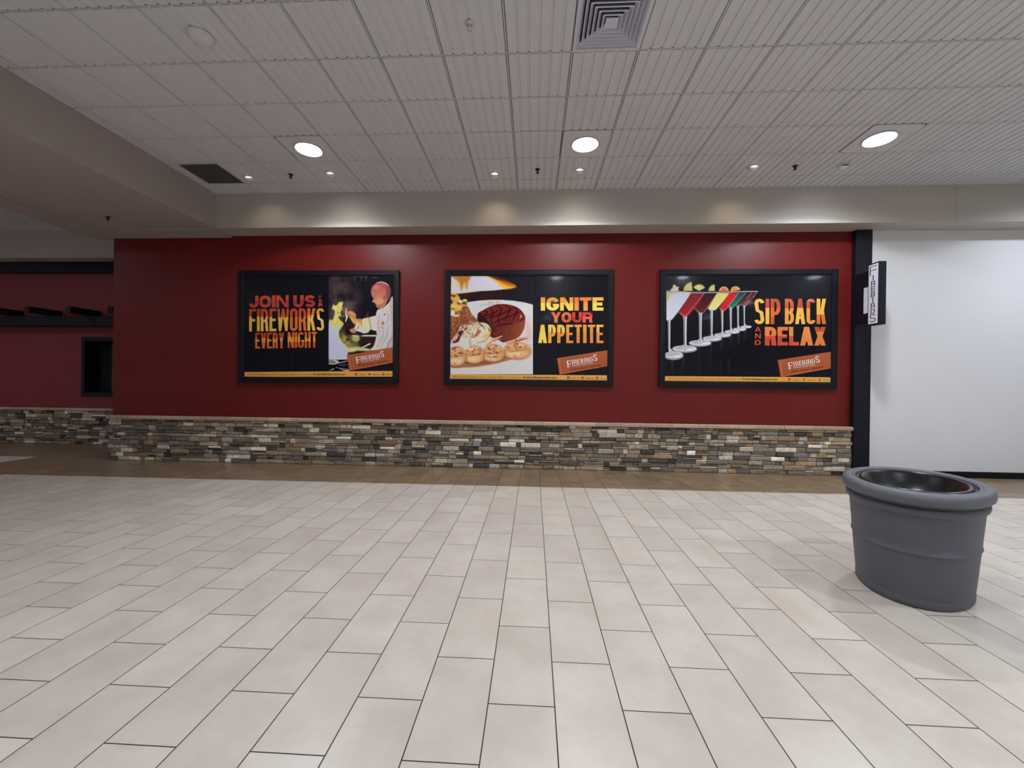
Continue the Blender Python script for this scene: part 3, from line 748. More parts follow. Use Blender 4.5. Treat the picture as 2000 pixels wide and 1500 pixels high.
    # jacket
    A.poly([(716, 560), (740, 510), (790, 492), (830, 470), (880, 425), (945, 372), (945, 1040), (800, 1046), (640, 1052), (680, 1000), (702, 950), (716, 870), (722, 800), (742, 700), (716, 620)], (222, 212, 210), 5)
    A.poly([(900, 420), (945, 380), (945, 1040), (900, 1040), (930, 800), (905, 600)], (196, 182, 172), 16, .8)
    for q in ([(760, 560), (740, 700), (760, 800)], [(820, 760), (800, 880), (740, 1000)], [(880, 700), (860, 860), (800, 980)], [(850, 520), (880, 600), (860, 700)]): A.line(q, [6, 16, 8], (176, 164, 172), 12, .7)
    A.line([(735, 860), (712, 950), (690, 1030)], [14, 24, 24], (238, 232, 198), 12, .9); A.line([(940, 860), (880, 960), (860, 1040)], [10, 26, 30], (150, 130, 110), 14, .6)
    A.line([(826, 490), (880, 430), (936, 380)], [20, 14, 8], (236, 222, 170), 5); A.line([(800, 500), (860, 440), (925, 378)], 5, (70, 54, 50), 4)
    A.ell(829, 575, 9, 9, (30, 26, 30), .2); A.ell(725, 838, 7, 7, (50, 44, 46), .2); A.ell(805, 692, 20, 28, (196, 138, 100), .25); A.line([(778, 742), (815, 758)], 7, (140, 80, 60), 4)
    # head in profile
    skin = lambda X, Y: np.stack([np.clip(182+(Y-200)*.16, 176, 220), np.clip(92+(Y-200)*.26, 92, 156), np.clip(90+(Y-200)*.12, 88, 116)], -1)
    A.poly([(650, 290), (652, 240), (680, 190), (730, 150), (790, 138), (850, 158), (895, 205), (908, 270), (896, 340), (862, 400), (838, 450), (815, 478), (800, 494), (740, 486), (722, 470), (712, 440), (700, 425), (690, 415), (670, 410), (668, 396), (680, 376), (672, 350), (658, 320)], skin, 4)
    A.line([(720, 152), (790, 142), (850, 164), (885, 195)], [4, 9, 9, 4], (252, 236, 226), 5, .9)
    A.poly([(860, 200), (905, 250), (898, 340), (860, 410), (848, 340), (858, 260)], (110, 52, 52), 22, .75)
    A.poly([(735, 470), (790, 480), (840, 430), (830, 400), (800, 440), (750, 450)], (150, 84, 62), 12, .6)
    A.ell(822, 356, 26, 42, (196, 118, 96), .2, 1, 12); A.ell(824, 352, 12, 24, (132, 62, 56), .4, 1, 12)
    A.line([(672, 352), (700, 346)], 6, (96, 48, 44), 4); A.line([(684, 368), (704, 366)], 6, (70, 36, 36), 4); A.line([(700, 430), (730, 440)], 6, (150, 70, 62), 4); A.line([(668, 398), (690, 406)], 8, (238, 186, 150), 4)
    A.ell(720, 215, 44, 30, (222, 142, 134), .6, .6); A.ell(770, 400, 60, 50, (236, 170, 126), .8, .5)
    A.line([(715, 452), (760, 462), (810, 440), (838, 400)], [14, 26, 26, 12], (150, 96, 78), 18, .5); A.line([(690, 330), (712, 322)], 7, (110, 60, 54), 5, .8)
    A.line([(846, 200), (880, 260), (880, 340)], [10, 30, 16], (150, 84, 80), 26, .5)
    # pans at the bottom
    A.poly([(85, 1172), (330, 1172), (330, 1328), (85, 1328)], (14, 12, 18), 3, 1, False)
    A.line([(85, 1166), (200, 1172), (330, 1168)], 8, (240, 240, 250), 3)
    A.ell(130, 1208, 92, 34, (196, 190, 180), .06); A.ell(122, 1206, 66, 24, (150, 134, 112), .15); A.line([(150, 1182), (200, 1212)], 8, (240, 240, 246), 3)
    A.line([(215, 1222), (330, 1192)], 8, (216, 220, 236), 3); A.ell(275, 1246, 55, 20, (52, 60, 84), .2); A.line([(180, 1278), (260, 1296), (340, 1300)], 5, (190, 186, 182), 3)
    A.line([(92, 1322), (150, 1298)], [4, 12], (206, 190, 176), 3); A.line([(230, 1290), (290, 1320), (345, 1322)], [4, 10, 22], (236, 222, 150), 4)
    return A
def art_steak():
    A = Art(68, 66, 1165, 1370, 4.2, (28, 25, 33)); X, Y = A.X, A.Y
    f1 = A.fbm(60, 5, 4); f2 = A.fbm(26, 8, 3); f3 = A.fbm(140, 2, 4); W_ = A.win(68, 66, 1165, 1370)
    # brown pan edge and flame
    A.poly([(150, 300), (450, 268), (745, 262), (760, 330), (700, 372), (320, 418), (200, 330)], (44, 22, 20), 6)
    A.poly([(60, 60), (560, 60), (700, 92), (820, 132), (890, 170), (940, 206), (880, 226), (800, 238), (650, 256), (450, 266), (300, 284), (60, 308)], (226, 222, 236), 5, 1, False)
    fl = np.clip((f1-.35)*2.4, 0, 1)*np.clip((250-Y)/120, 0, 1)*np.clip((480-X)/160, 0, 1)*(Y < 300)
    A.mix(W_, fl, (246, 206, 40))
    A.poly([(90, 60), (330, 60), (300, 150), (285, 240), (255, 150), (215, 250), (190, 150), (150, 120)], (196, 110, 36), 18, .85)
    A.poly([(540, 60), (700, 92), (820, 132), (940, 206), (800, 238), (740, 200), (640, 120)], (246, 190, 40), 16, .95)
    A.poly([(600, 60), (720, 95), (840, 140), (940, 204), (830, 190), (720, 140)], (214, 96, 26), 14, .95)
    A.poly([(560, 50), (720, 82), (850, 132), (900, 168), (780, 130), (660, 100)], (60, 22, 24), 14, .9)
    A.line([(68, 290), (120, 296), (300, 280), (450, 264)], [40, 24, 10, 4], (240, 214, 70), 16, .7)
    A.line([(740, 262), (744, 380)], 3, (70, 66, 74), 3, .6)
    # plate and table
    A.poly([(60, 470), (200, 430), (320, 408), (450, 390), (600, 381), (750, 381), (900, 392), (1050, 414), (1170, 446), (1170, 1375), (60, 1375)], (226, 226, 228), 4, 1, False)
    A.poly([(60, 1290), (400, 1285), (700, 1230), (1170, 1080), (1170, 1375), (60, 1375)], (230, 228, 222), 8, 1, False)
    A.line([(732, 1220), (732, 1370)], 3, (206, 204, 200), 3, .8); A.line([(1165, 1000), (1060, 1150), (850, 1300)], 10, (214, 210, 204), 8, .6)
    A.ell(1105, 800, 42, 170, (240, 205, 196), .5, .8)
    A.line([(1040, 650), (1110, 760), (1120, 880), (1060, 950)], [10, 24, 24, 12], (232, 190, 176), 16, .8); A.line([(1070, 970), (1165, 985)], 6, (190, 170, 150), 4)
    # writing on the rim of the plate
    for q in range(7): A.line([(470+q*34, 470-q*3), (480+q*34, 436-q*2)], 5, (138, 110, 84), 3, .8); A.line([(482+q*34, 438), (496+q*34, 450)], 5, (196, 150, 96), 4, .7)
    A.ell(600, 415, 34, 16, (226, 176, 90), .6, .7); A.ell(700, 412, 34, 12, (226, 176, 90), .6, .7)
    # sauce
    A.poly([(60, 1150), (400, 1120), (800, 1080), (900, 1150), (850, 1182), (700, 1222), (550, 1252), (400, 1274), (230, 1282), (60, 1276)], (188, 122, 84), 6)
    A.poly([(250, 1190), (500, 1200), (760, 1130), (820, 1140), (700, 1200), (500, 1235), (300, 1240)], (140, 72, 44), 14, .8)
    A.mix(W_, (np.clip((f2-.55)*4, 0, 1)*np.clip(1-np.abs(Y-1240+ (X-68)*.12)/40, 0, 1))*(X < 900)*.7, (232, 186, 150))
    # potato
    A.poly([(60, 560), (130, 520), (230, 470), (300, 472), (345, 560), (400, 620), (435, 665), (380, 690), (300, 700), (220, 740), (150, 830), (110, 880), (60, 940)], (146, 80, 48), 5)
    A.mix(W_, (np.clip((f2-.5)*5, 0, 1))*((Y > 500) & (Y < 860) & (X < 430) & (Y < 900-(X-60)*.4) & (Y > 470+(X-270)*1.2))*.75, (206, 150, 108))
    A.mix(W_, (np.clip((f1-.55)*5, 0, 1))*((Y > 700) & (Y < 930) & (X < 160))*.8, (80, 30, 26))
    # toppings
    A.poly([(60, 320), (150, 308), (190, 345), (200, 380), (240, 400), (230, 460), (200, 520), (120, 540), (60, 580)], (226, 186, 84), 6)
    for (x, y, a, b, c, g) in ((110, 330, 46, 16, (120, 48, 24), 10), (100, 380, 34, 26, (214, 156, 96), 0), (140, 360, 20, 30, (236, 196, 70), 20), (200, 400, 26, 18, (244, 236, 226), 0), (262, 388, 32, 18, (246, 220, 96), 10), (80, 410, 16, 26, (80, 34, 24), 0), (180, 430, 26, 14, (110, 50, 20), 30),
                              (245, 448, 50, 18, (226, 146, 118), 5), (255, 430, 40, 10, (120, 50, 30), 5), (180, 480, 44, 26, (240, 204, 70), 0), (110, 470, 40, 30, (236, 210, 120), 0), (95, 560, 30, 36, (244, 236, 210), 0), (140, 590, 46, 18, (232, 200, 160), 0), (100, 500, 30, 14, (190, 120, 40), 0), (80, 350, 20, 14, (230, 190, 170), 0)):
        A.ell(x, y, a, b, c, .2, 1, g)
    # steak side, then top
    side = lambda X, Y: np.stack([88+np.clip((X-650)/6, 0, 62), 30+np.clip((X-650)/7.5, 0, 44), 34+np.clip((X-800)/14, 0, 18)], -1)
    A.poly([(428, 600), (560, 560), (640, 560), (760, 560), (900, 560), (1054, 590), (1058, 700), (1040, 780), (990, 860), (930, 900), (850, 930), (765, 946), (700, 910), (600, 870), (480, 760)], side, 5)
    A.mix(W_, np.clip((f2-.5)*4, 0, 1)*((X > 600) & (X < 1020) & (Y > 745) & (Y < 930) & (Y < 1120-(X-760)*.9) & (Y > 745-(X-760)*.1))*.5, (150, 78, 56))
    A.poly([(430, 610), (445, 550), (510, 515), (600, 470), (680, 442), (780, 436), (880, 452), (970, 488), (1030, 545), (1058, 605), (1042, 652), (960, 690), (850, 716), (740, 740), (640, 742), (560, 700), (470, 660)], (116, 34, 30), 4)
    A.mix(W_, np.clip((f2-.48)*4, 0, 1)*((X-745)**2/300**2+(Y-590)**2/140**2 < 1)*.6, (150, 52, 40))
    for q in ([(505, 520), (560, 545), (520, 600), (470, 640)], [(600, 475), (640, 540), (600, 620), (620, 690)], [(690, 445), (750, 500), (720, 570), (700, 640), (720, 720)], [(800, 445), (860, 500), (840, 560), (800, 620), (810, 680)], [(905, 465), (960, 520), (930, 580), (900, 640)],
              [(450, 560), (560, 590), (640, 560), (700, 520)], [(500, 640), (600, 610), (720, 580), (860, 520), (900, 480)], [(620, 700), (720, 650), (850, 600), (960, 560), (1010, 530)]):
        A.line(q, [8, 16, 16, 14, 8][:len(q)], (30, 10, 14), 10, .85)
    A.line([(650, 735), (760, 712), (900, 690), (1000, 650), (1035, 620)], [8, 14, 14, 8, 4], (36, 12, 14), 8, .9)
    A.poly([(430, 600), (445, 560), (500, 600), (560, 660), (600, 720), (540, 720), (440, 660)], (30, 12, 18), 12, .85)
    A.line([(1000, 600), (1008, 585), (1014, 600), (990, 630)], 8, (238, 196, 170), 5, .9); A.line([(900, 690), (985, 658)], 5, (226, 170, 150), 4, .7)
    A.line([(440, 556), (600, 470), (780, 437), (960, 484), (1052, 590)], 5, (60, 18, 20), 4, .8)
    # mushrooms, onion and lemon
    A.ell(500, 790, 106, 100, (230, 176, 60), .06); A.ell(490, 770, 104, 88, (232, 222, 196), .1)
    A.poly([(190, 760), (230, 720), (300, 700), (380, 680), (470, 690), (540, 730), (500, 790), (420, 820), (380, 880), (290, 900), (220, 870), (250, 800)], (226, 210, 172), 6)
    A.mix(W_, np.clip((f2-.52)*5, 0, 1)*(((X-360)/170)**2+((Y-780)/110)**2 < 1)*.9, (150, 104, 62))
    for q in ([(190, 790), (225, 740), (262, 728)], [(268, 716), (330, 700), (372, 704)], [(430, 690), (470, 706), (500, 740)], [(566, 745), (586, 785), (588, 820)], [(246, 800), (262, 770), (300, 756)], [(320, 790), (352, 770), (380, 776)], [(470, 880), (496, 872), (512, 850)]): A.line(q, [4, 13, 4], (70, 34, 24), 7, .9)
    A.mix(W_, np.clip((f1-.58)*7, 0, 1)*(((X-360)/180)**2+((Y-790)/120)**2 < 1)*.8, (246, 238, 214))
    A.line([(600, 800), (585, 870), (520, 930), (430, 955)], [14, 20, 22, 14], (236, 176, 44), 8); A.line([(590, 810), (560, 860), (500, 900)], 10, (244, 224, 160), 8, .9)
    A.poly([(460, 850), (520, 830), (510, 880), (440, 920), (410, 900)], (240, 226, 196), 10, .9)
    A.line([(430, 780), (460, 800), (420, 850), (375, 880)], [22, 34, 30, 18], (216, 120, 104), 6); A.line([(440, 800), (400, 850)], 14, (150, 60, 56), 6)
    A.poly([(130, 850), (200, 790), (240, 800), (200, 880), (170, 940), (90, 950)], (96, 36, 34), 8); A.line([(100, 900), (160, 830)], [8, 22], (232, 176, 150), 6); A.line([(130, 920), (160, 880)], 12, (246, 220, 206), 5)
    # shrimps
    def shrimp(cx, cy, rx, ry, tail, fl=1):
        # plump body, curled: pale belly below, spiced fold above, segments across the back
        A.ell(cx+4, cy+ry*.16, rx*1.04, ry*.98, (168, 96, 60), .16, .9)
        A.ell(cx, cy, rx, ry, (226, 160, 106), .07)
        A.ell(cx-rx*.05, cy+ry*.42, rx*.86, ry*.48, (240, 194, 140), .35)
        A.ell(cx-rx*.15, cy+ry*.52, rx*.55, ry*.26, (250, 222, 176), .6, .95)
        A.poly([(cx-rx*.98, cy-ry*.1), (cx-rx*.7, cy-ry*.62), (cx-rx*.1, cy-ry*.88), (cx+rx*.5, cy-ry*.85), (cx+rx*.95, cy-ry*.35), (cx+rx*.6, cy-ry*.12), (cx+rx*.1, cy-ry*.02), (cx-rx*.5, cy+ry*.12)], (232, 174, 120), 8)
        A.line([(cx-rx*.9, cy-ry*.05), (cx-rx*.35, cy+ry*.16), (cx+rx*.2, cy+ry*.04), (cx+rx*.75, cy-ry*.2)], [4, 10, 12, 4], (176, 92, 56), 9, .8)
        A.line([(cx-rx*.6, cy-ry*.5), (cx-rx*.05, cy-ry*.68), (cx+rx*.5, cy-ry*.62)], [8, 22, 10], (250, 218, 172), 14, .85)
        for k in range(5):
            u = -.62+k*.31; A.line([(cx+rx*(u+.06), cy+ry*.15), (cx+rx*u*.95, cy+ry*.5), (cx+rx*u*.8, cy+ry*(.92-abs(u)*.35))], [3, 5, 3], (206, 132, 86), 9, .3)
        A.mix(W_, np.clip((f2-.56)*7, 0, 1)*(((X-cx)/(rx*.9))**2+((Y-cy+ry*.35)/(ry*.5))**2 < 1)*.85, (122, 62, 36))
        A.mix(W_, np.clip((f1-.60)*7, 0, 1)*(((X-cx)/rx)**2+((Y-cy)/ry)**2 < .85)*.45, (206, 104, 60))
        if tail:
            A.line(tail, [40, 26, 8], (238, 186, 150), 5); A.line([(x, y+5) for x, y in tail], [10, 8, 3], (208, 108, 88), 5, .85); A.line([(x, y-8) for x, y in tail], [6, 5, 2], (250, 226, 200), 4, .8)
    shrimp(955, 1050, 172, 112, [(830, 955), (950, 915), (1090, 862)]); A.line([(960, 925), (1040, 905), (1096, 892)], [30, 26, 10], (196, 108, 80), 6); A.line([(940, 900), (928, 985)], 14, (120, 70, 40), 7, .85)
    shrimp(642, 1085, 142, 118, [(560, 975), (660, 900), (760, 862)]); A.line([(640, 930), (735, 900)], [18, 8], (222, 140, 112), 5)
    for k in range(6): A.line([(566+k*26, 1128+(k % 3)*8), (572+k*26, 1150+(k % 2)*8)], [12, 6], (104, 50, 30), 6, .85)
    shrimp(388, 1105, 124, 120, [(345, 1010), (325, 930), (330, 870)]); shrimp(150, 1125, 122, 135, None)
    A.line([(240, 1005), (310, 1030), (360, 1050)], [40, 36, 16], (246, 222, 176), 8)
    A.line([(70, 960), (120, 890), (180, 850)], [26, 30, 14], (232, 186, 160), 6); A.line([(170, 1215), (230, 1170)], [20, 10], (244, 222, 186), 6)
    return A
def art_cocktails():
    A = Art(150, 148, 1090, 1150, 3.6, (12, 12, 19)); X, Y = A.X, A.Y
    gl = [(187, 590, 892, 232, 940, 95, 38, [(160, 318), (406, 318), (340, 420), (285, 500), (215, 588), (160, 592)], (208, 206, 226), (232, 232, 244)),
          (347, 552, 850, 343, 875, 122, 33, [(406, 320), (542, 320), (500, 400), (450, 470), (385, 545), (345, 562), (308, 545), (283, 515)], (124, 34, 36), (176, 36, 34)),
          (500, 520, 792, 497, 818, 110, 29, [(540, 322), (668, 322), (620, 400), (570, 480), (530, 520), (470, 518), (440, 476)], (46, 14, 20), (110, 36, 38)),
          (611, 486, 750, 618, 774, 94, 25, [(668, 322), (788, 322), (740, 390), (690, 450), (650, 492), (592, 492), (566, 468)], (226, 210, 110), (238, 230, 160)),
          (718, 490, 722, 722, 739, 82, 21, [(788, 320), (880, 320), (835, 385), (790, 450), (750, 492), (702, 498), (688, 470)], (214, 38, 34), (196, 40, 52)),
          (803, 466, 690, 818, 706, 74, 18, [(880, 320), (955, 318), (905, 380), (860, 432), (830, 466), (785, 468), (780, 450)], (18, 76, 66), (26, 128, 102)),
          (875, 452, 665, 893, 681, 64, 16, [(955, 318), (1012, 316), (965, 375), (920, 430), (890, 456), (860, 450)], (48, 24, 26), (96, 50, 42)),
          (938, 448, 645, 958, 657, 54, 13, [(1010, 316), (1068, 310), (1025, 370), (980, 430), (950, 452), (918, 444)], (82, 26, 30), (128, 46, 44))]
    for (sx, t, b, bx, by, rx, ry, bowl, c1, c2) in gl[::-1]:
        # reflection of the stem in the dark bar top
        A.line([(bx-10, by+ry), (bx-14, by+ry+130)], [30, 8], (60, 62, 74), 22, .55)
        A.ell(bx, by+ry*.35, rx, ry, (150, 152, 162), .06); A.ell(bx, by, rx, ry*.92, (224, 224, 230), .06)
        A.ell(bx-rx*.1, by-ry*.15, rx*.75, ry*.55, (176, 178, 188), .3, .8); A.ell(bx+rx*.35, by+ry*.3, rx*.4, ry*.3, (244, 244, 248), .5, .9)
        sw = max(14, rx*.27)
        A.line([(sx, t-6), (sx, t+30), (sx, b-20), (bx-(bx-sx)*.4, by-ry*.4)], [sw*1.5, sw, sw*.8, sw*2.0], (196, 198, 206), 3)
        A.line([(sx-sw*.22, t), (sx-sw*.22, b)], sw*.22, (92, 92, 104), 3, .9); A.line([(sx+sw*.3, t), (sx+sw*.22, b)], sw*.2, (244, 244, 250), 3, .95)
        y0, y1 = 318, t
        cf = lambda X, Y, c1=c1, c2=c2, y0=y0, y1=y1: np.array(c1)+(np.array(c2)-np.array(c1))*np.clip((Y-y0)/(y1-y0), 0, 1)[..., None]
        A.poly(bowl, cf, 2.5, 1, False)
        A.line([bowl[1], bowl[-3] if len(bowl) > 6 else bowl[2]], 4, (214, 210, 214), 3, .7)
        A.line([(bowl[-1][0], bowl[-1][1]), (sx, t+2), bowl[-3]], [4, 8, 4], (206, 196, 200), 4, .7)
    A.poly([(162, 325), (220, 325), (196, 350), (162, 410)], (206, 190, 110), 3, 1, False)
    A.line([(160, 300), (250, 306), (400, 314)], [5, 7, 6], (214, 214, 220), 3); A.line([(160, 312), (400, 318), (540, 318), (700, 316), (880, 308), (1072, 304)], 8, (210, 206, 212), 3, .9)
    A.line([(400, 306), (560, 308), (800, 302), (1070, 302)], 3, (150, 146, 156), 3, .8)
    for sx_ in (175, 350, 510, 620, 720, 805): A.line([(sx_-20, 980), (sx_-22, 1130)], [14, 4], (50, 52, 62), 16, .5)
    # garnishes
    A.poly([(200, 298), (222, 268), (228, 242), (250, 240), (262, 258), (290, 258), (276, 275), (282, 298)], (222, 210, 166), 3); A.line([(232, 290), (250, 252)], 6, (180, 160, 96), 4)
    def wedge(cx, cy, r, a0, a1, c, rim):
        pts = [(cx, cy)]+[(cx+r*math.cos(math.radians(a)), cy-r*math.sin(math.radians(a))) for a in np.linspace(a0, a1, 9)]
        A.poly(pts, c, 2.5, 1, False); A.line(pts[1:], 8, rim, 3)
    wedge(420, 300, 88, 95, 180, (206, 196, 130), (158, 146, 60)); wedge(488, 300, 64, 28, 150, (214, 204, 140), (160, 146, 64)); A.line([(488, 296), (470, 250)], 4, (236, 230, 190), 3)
    wedge(644, 300, 62, 92, 180, (206, 196, 130), (150, 138, 60)); wedge(735, 306, 46, 10, 175, (216, 150, 100), (232, 170, 110)); wedge(850, 300, 44, 20, 190, (222, 140, 70), (238, 176, 96))
    A.ell(735, 290, 26, 14, (190, 90, 70), .4, .8); A.ell(880, 282, 18, 10, (236, 176, 100), .3)
    return A

# ------------------------------------------------------------------ framed posters
def flat(text, M0, ang, px, py, hpx, col, y, parent, name, shear=0.0, bold=0.0, wpx=None, ppm=None):
    """built-in font turned into a flat mesh laid out on the sheet"""
    cu = bpy.data.curves.new(name, 'FONT'); cu.body = text; cu.size = 1; cu.shear = shear; cu.offset = bold; cu.resolution_u = 3
    ob = bpy.data.objects.new(name, cu); COL.objects.link(ob)
    dg = bpy.context.evaluated_depsgraph_get(); me = bpy.data.meshes.new_from_object(ob.evaluated_get(dg))
    bpy.data.objects.remove(ob); bpy.data.curves.remove(cu)
    xs = [v.co.x for v in me.vertices]; w0 = max(xs)-min(xs); x_ = min(xs)
    k = hpx/.73; kx = (wpx/w0) if wpx else k
    ca, sa = math.cos(math.radians(ang)), math.sin(math.radians(ang))
    mb = MB(); vs = []
    for v in me.vertices:
        a, b = (v.co.x-x_)*kx, v.co.y*k
        vs.append(M0(px+a*ca-b*sa*-1*-1, py-(a*sa+b*ca), y))
    mb.add(vs, [tuple(p.vertices) for p in me.polygons], 0, False, rgb(*col)); bpy.data.meshes.remove(me)
    return mb
def serif(ch, w, h, s, t):
    P = polys_of(ch, w, h, s, t); v = s*.55; z = t*.75
    def sf(x0, x1, y): P.append([(x0-v, y), (x1+v, y), (x1+v, y+z), (x0-v, y+z)])
    if ch in 'IFREPBDH':
        x0 = (w-s)/2 if (ch == 'I' and w > s*1.3) else 0
        sf(x0, x0+s, 0); sf(x0, x0+s, h-z)
    if ch in 'FE':
        P.append([(w-z, h-t*2.6), (w, h-t*2.6), (w, h), (w-z*1.5, h)])
        P.append([(w*.78, h*.5-t*1.4), (w*.88, h*.5-t*1.4), (w*.88, h*.5+t*1.4), (w*.78, h*.5+t*1.4)])
    if ch == 'E': P.append([(w-z*1.5, 0), (w, 0), (w, t*2.6), (w-z, t*2.6)])
    if ch == 'R': P.append([(w-s, 0), (w+v, 0), (w+v, z), (w-s, z)])
    return P
def firebirds(mb, M0, y, x0, base, ang, width, hh, col):
    """FIREBIRDS in small serif capitals with a tall first F and last S"""
    ca, sa = math.cos(math.radians(ang)), math.sin(math.radians(ang))
    big = hh*1.5; ws = {'F': .62, 'I': .30, 'R': .66, 'E': .58, 'B': .62, 'D': .70, 'S': .62}
    text = 'FIREBIRDS'; sizes = [big]+[hh]*7+[big]
    tot = sum(ws[c]*z for c, z in zip(text, sizes))+.20*hh*8; kx = width/tot; x = 0
    for i, (c, z) in enumerate(zip(text, sizes)):
        w = ws[c]*z*kx; y0 = -(big-hh) if i == 0 else 0
        for pi_, poly in enumerate(serif(c, w, z, z*.175, z*.08)):
            mb.add([M0(x0+(x+a)*ca-(y0+b)*sa*-1*-1, base-((x+a)*sa+(y0+b)*ca), y-.00004*pi_) for a, b in poly], [tuple(range(len(poly)))], 0, False, rgb(*col))
        x += w+.20*hh*kx
    return mb

RED1, RED2, ORD, ORG, ORL, YEL, YLL = (206, 78, 48), (172, 48, 50), (196, 78, 40), (226, 120, 46), (238, 158, 60), (246, 190, 84), (250, 218, 96)
def poster(key, cx, ox, oy, sc, label, artf, art_off, words, strip_q, badge_q, badge_txt, seams):
    YP = 7.045
    r = empty('framed_poster', (cx, 7.08, 2.375), label, 'poster', 'framed posters on the red wall')
    M0 = sheet(key, ox, oy, sc)
    hw, hh, fwid = 1.42, .97, .098; z0 = 2.375
    # frame: four mitred mouldings with a stepped inner lip
    fr_ = MB(); prof = [(0, 0.0), (0, -.048), (.008, -.055), (fwid-.02, -.055), (fwid-.014, -.047), (fwid-.004, -.045), (fwid, -.036), (fwid, 0.0)]
    for k, (ax, az) in enumerate(((-1, -1), (1, -1), (1, 1), (-1, 1))):
        bx_, bz = ((1, -1), (1, 1), (-1, 1), (-1, -1))[k]
        vs = [(cx+ax*(hw-d), 7.08+yy, z0+az*(hh-d)) for d, yy in prof]+[(cx+bx_*(hw-d), 7.08+yy, z0+bz*(hh-d)) for d, yy in prof]
        n = len(prof); fr_.add(vs, [(q, q+n, q+1+n, q+1) for q in range(n-1)], 0)
    fr_.build('frame', M_frame, r)
    bk = MB().box(cx-hw+fwid-.01, cx+hw-fwid+.01, YP+.001, 7.079, z0-hh+fwid-.01, z0+hh-fwid+.01, col=rgb(17, 17, 25))
    for sx in seams:
        a = M0(sx, 160, YP+.0006); b = M0(sx, 1300, YP+.0006); bk.add([(b[0]-.002, YP+.0006, z0-hh+fwid), (b[0]+.002, YP+.0006, z0-hh+fwid), (b[0]+.002, YP+.0006, z0+hh-fwid), (b[0]-.002, YP+.0006, z0+hh-fwid)], [(0, 1, 2, 3)], 0, False, rgb(46, 46, 58))
    bk.build('print_sheet', M_ink, r, color=True)
    A = artf(); M1 = sheet(key, *art_off); A.build('picture', M1, YP, r)
    for (t, x0, x1, yt, yb, s, th, gp, cols, slope) in words:
        tx = MB(); word(tx, t, x0, x1, yt, yb, s, th, gp, cols, M0, YP-.001, slope); tx.build('headline_word', M_ink, r, color=True)
    st = MB(); (a, b, c, d) = strip_q
    st.add([M0(*a, YP-.001), M0(*b, YP-.001), M0(*c, YP-.001), M0(*d, YP-.001)], [(0, 1, 2, 3)], 0, False, rgb(232, 172, 84))
    so = st.build('footer_strip', M_ink, r, color=True)
    hs = (a[1]-d[1]); x0 = a[0]; Wd = b[0]-a[0]
    sl = math.degrees(math.atan2(-(b[1]-a[1]), Wd)); yb_ = a[1]-hs*.32
    Y2 = YP-.002
    def put(m2, nm='footer_caption'): m2.build(nm, M_ink, so, color=True)
    def yat(xf): return yb_+(b[1]-a[1])*xf
    put(flat('Join the Firebirds e-club for special offers and more at', M0, sl, x0+Wd*.018, yat(.02), hs*.42, (150, 90, 34), Y2, r, 't', 0, 0, Wd*.435), 'footer_sentence')
    put(flat('FirebirdsRestaurants.com', M0, sl, x0+Wd*.463, yat(.463), hs*.44, (66, 42, 18), Y2, r, 't', 0, .02, Wd*.215), 'footer_web_address')
    for k, (xf, t, wf) in enumerate(((.775, 'Like us', .043), (.862, 'Follow us', .052), (.957, 'Pin us', .034))):
        put(flat(t, M0, sl, x0+Wd*xf, yat(xf), hs*.30, (120, 66, 26), Y2, r, 't', 0, .01, Wd*wf))
    ic = (158, 42, 34); q = hs*.5; f = MB()
    def rect(x, y, w, h, c, yy=Y2): f.add([M0(x, y, yy), M0(x+w, y, yy), M0(x+w, y-h, yy), M0(x, y-h, yy)], [(0, 1, 2, 3)], 0, False, rgb(*c))
    xi = x0+Wd*.745; yi = yat(.75)+hs*.06
    rect(xi, yi, q, q, ic); rect(xi+q*.55, yi, q*.16, q*.75, (232, 172, 84), Y2-.0006); rect(xi+q*.4, yi-q*.42, q*.46, q*.14, (232, 172, 84), Y2-.0006); rect(xi+q*.6, yi-q*.68, q*.3, q*.14, (232, 172, 84), Y2-.0006)
    f.build('footer_icon', M_ink, so, color=True); f = MB()
    xi = x0+Wd*.832; yi = yat(.84)+hs*.04
    bird = [(0, .12), (.35, .1), (.62, .0), (.86, .25), (.9, .6), (1.02, .78), (.85, .75), (.75, .92), (.55, .85), (.5, .62), (.28, .68), (.05, .9), (.08, .55), (.2, .4), (.12, .3), (.25, .22)]
    f.add([M0(xi+u*q*1.1, yi-v*q, Y2) for u, v in bird], [tuple(range(len(bird)))], 0, False, rgb(*ic))
    f.build('footer_icon', M_ink, so, color=True); f = MB()
    xi = x0+Wd*.935; yi = yat(.94)-hs*.18; n = 16
    ring = [M0(xi+q*.55*k_*math.cos(2*PI*i/n), yi-q*.55*k_*math.sin(2*PI*i/n), Y2) for k_ in (1, .68) for i in range(n)]
    f.add(ring, [(i, (i+1) % n, n+(i+1) % n, n+i) for i in range(n)], 0, False, rgb(*ic)); f.add([M0(xi+q*.25*math.cos(2*PI*i/8), yi-q*.25*math.sin(2*PI*i/8), Y2) for i in range(8)], [tuple(range(8))], 0, False, rgb(*ic))
    f.build('footer_icon', M_ink, so, color=True)
    # badge
    (a, b, c, d) = badge_q                                              # tl, tr, br, bl
    bd = MB(); Yb = YP-.003
    bd.add([M0(*p, Yb) for p in (d, c, b, a)], [(0, 1, 2, 3)], 0, False, rgb(150, 74, 44))
    def lerp(p, q_, t): return (p[0]+(q_[0]-p[0])*t, p[1]+(q_[1]-p[1])*t)
    def inq(u, v): return lerp(lerp(a, b, u), lerp(d, c, u), v)
    e_ = .0006
    bd.add([M0(*inq(u, v), Yb-e_) for u, v in ((.012, .985), (1, .985), (1, .035), (.012, .035))], [(0, 1, 2, 3)], 0, False, rgb(190, 104, 62))
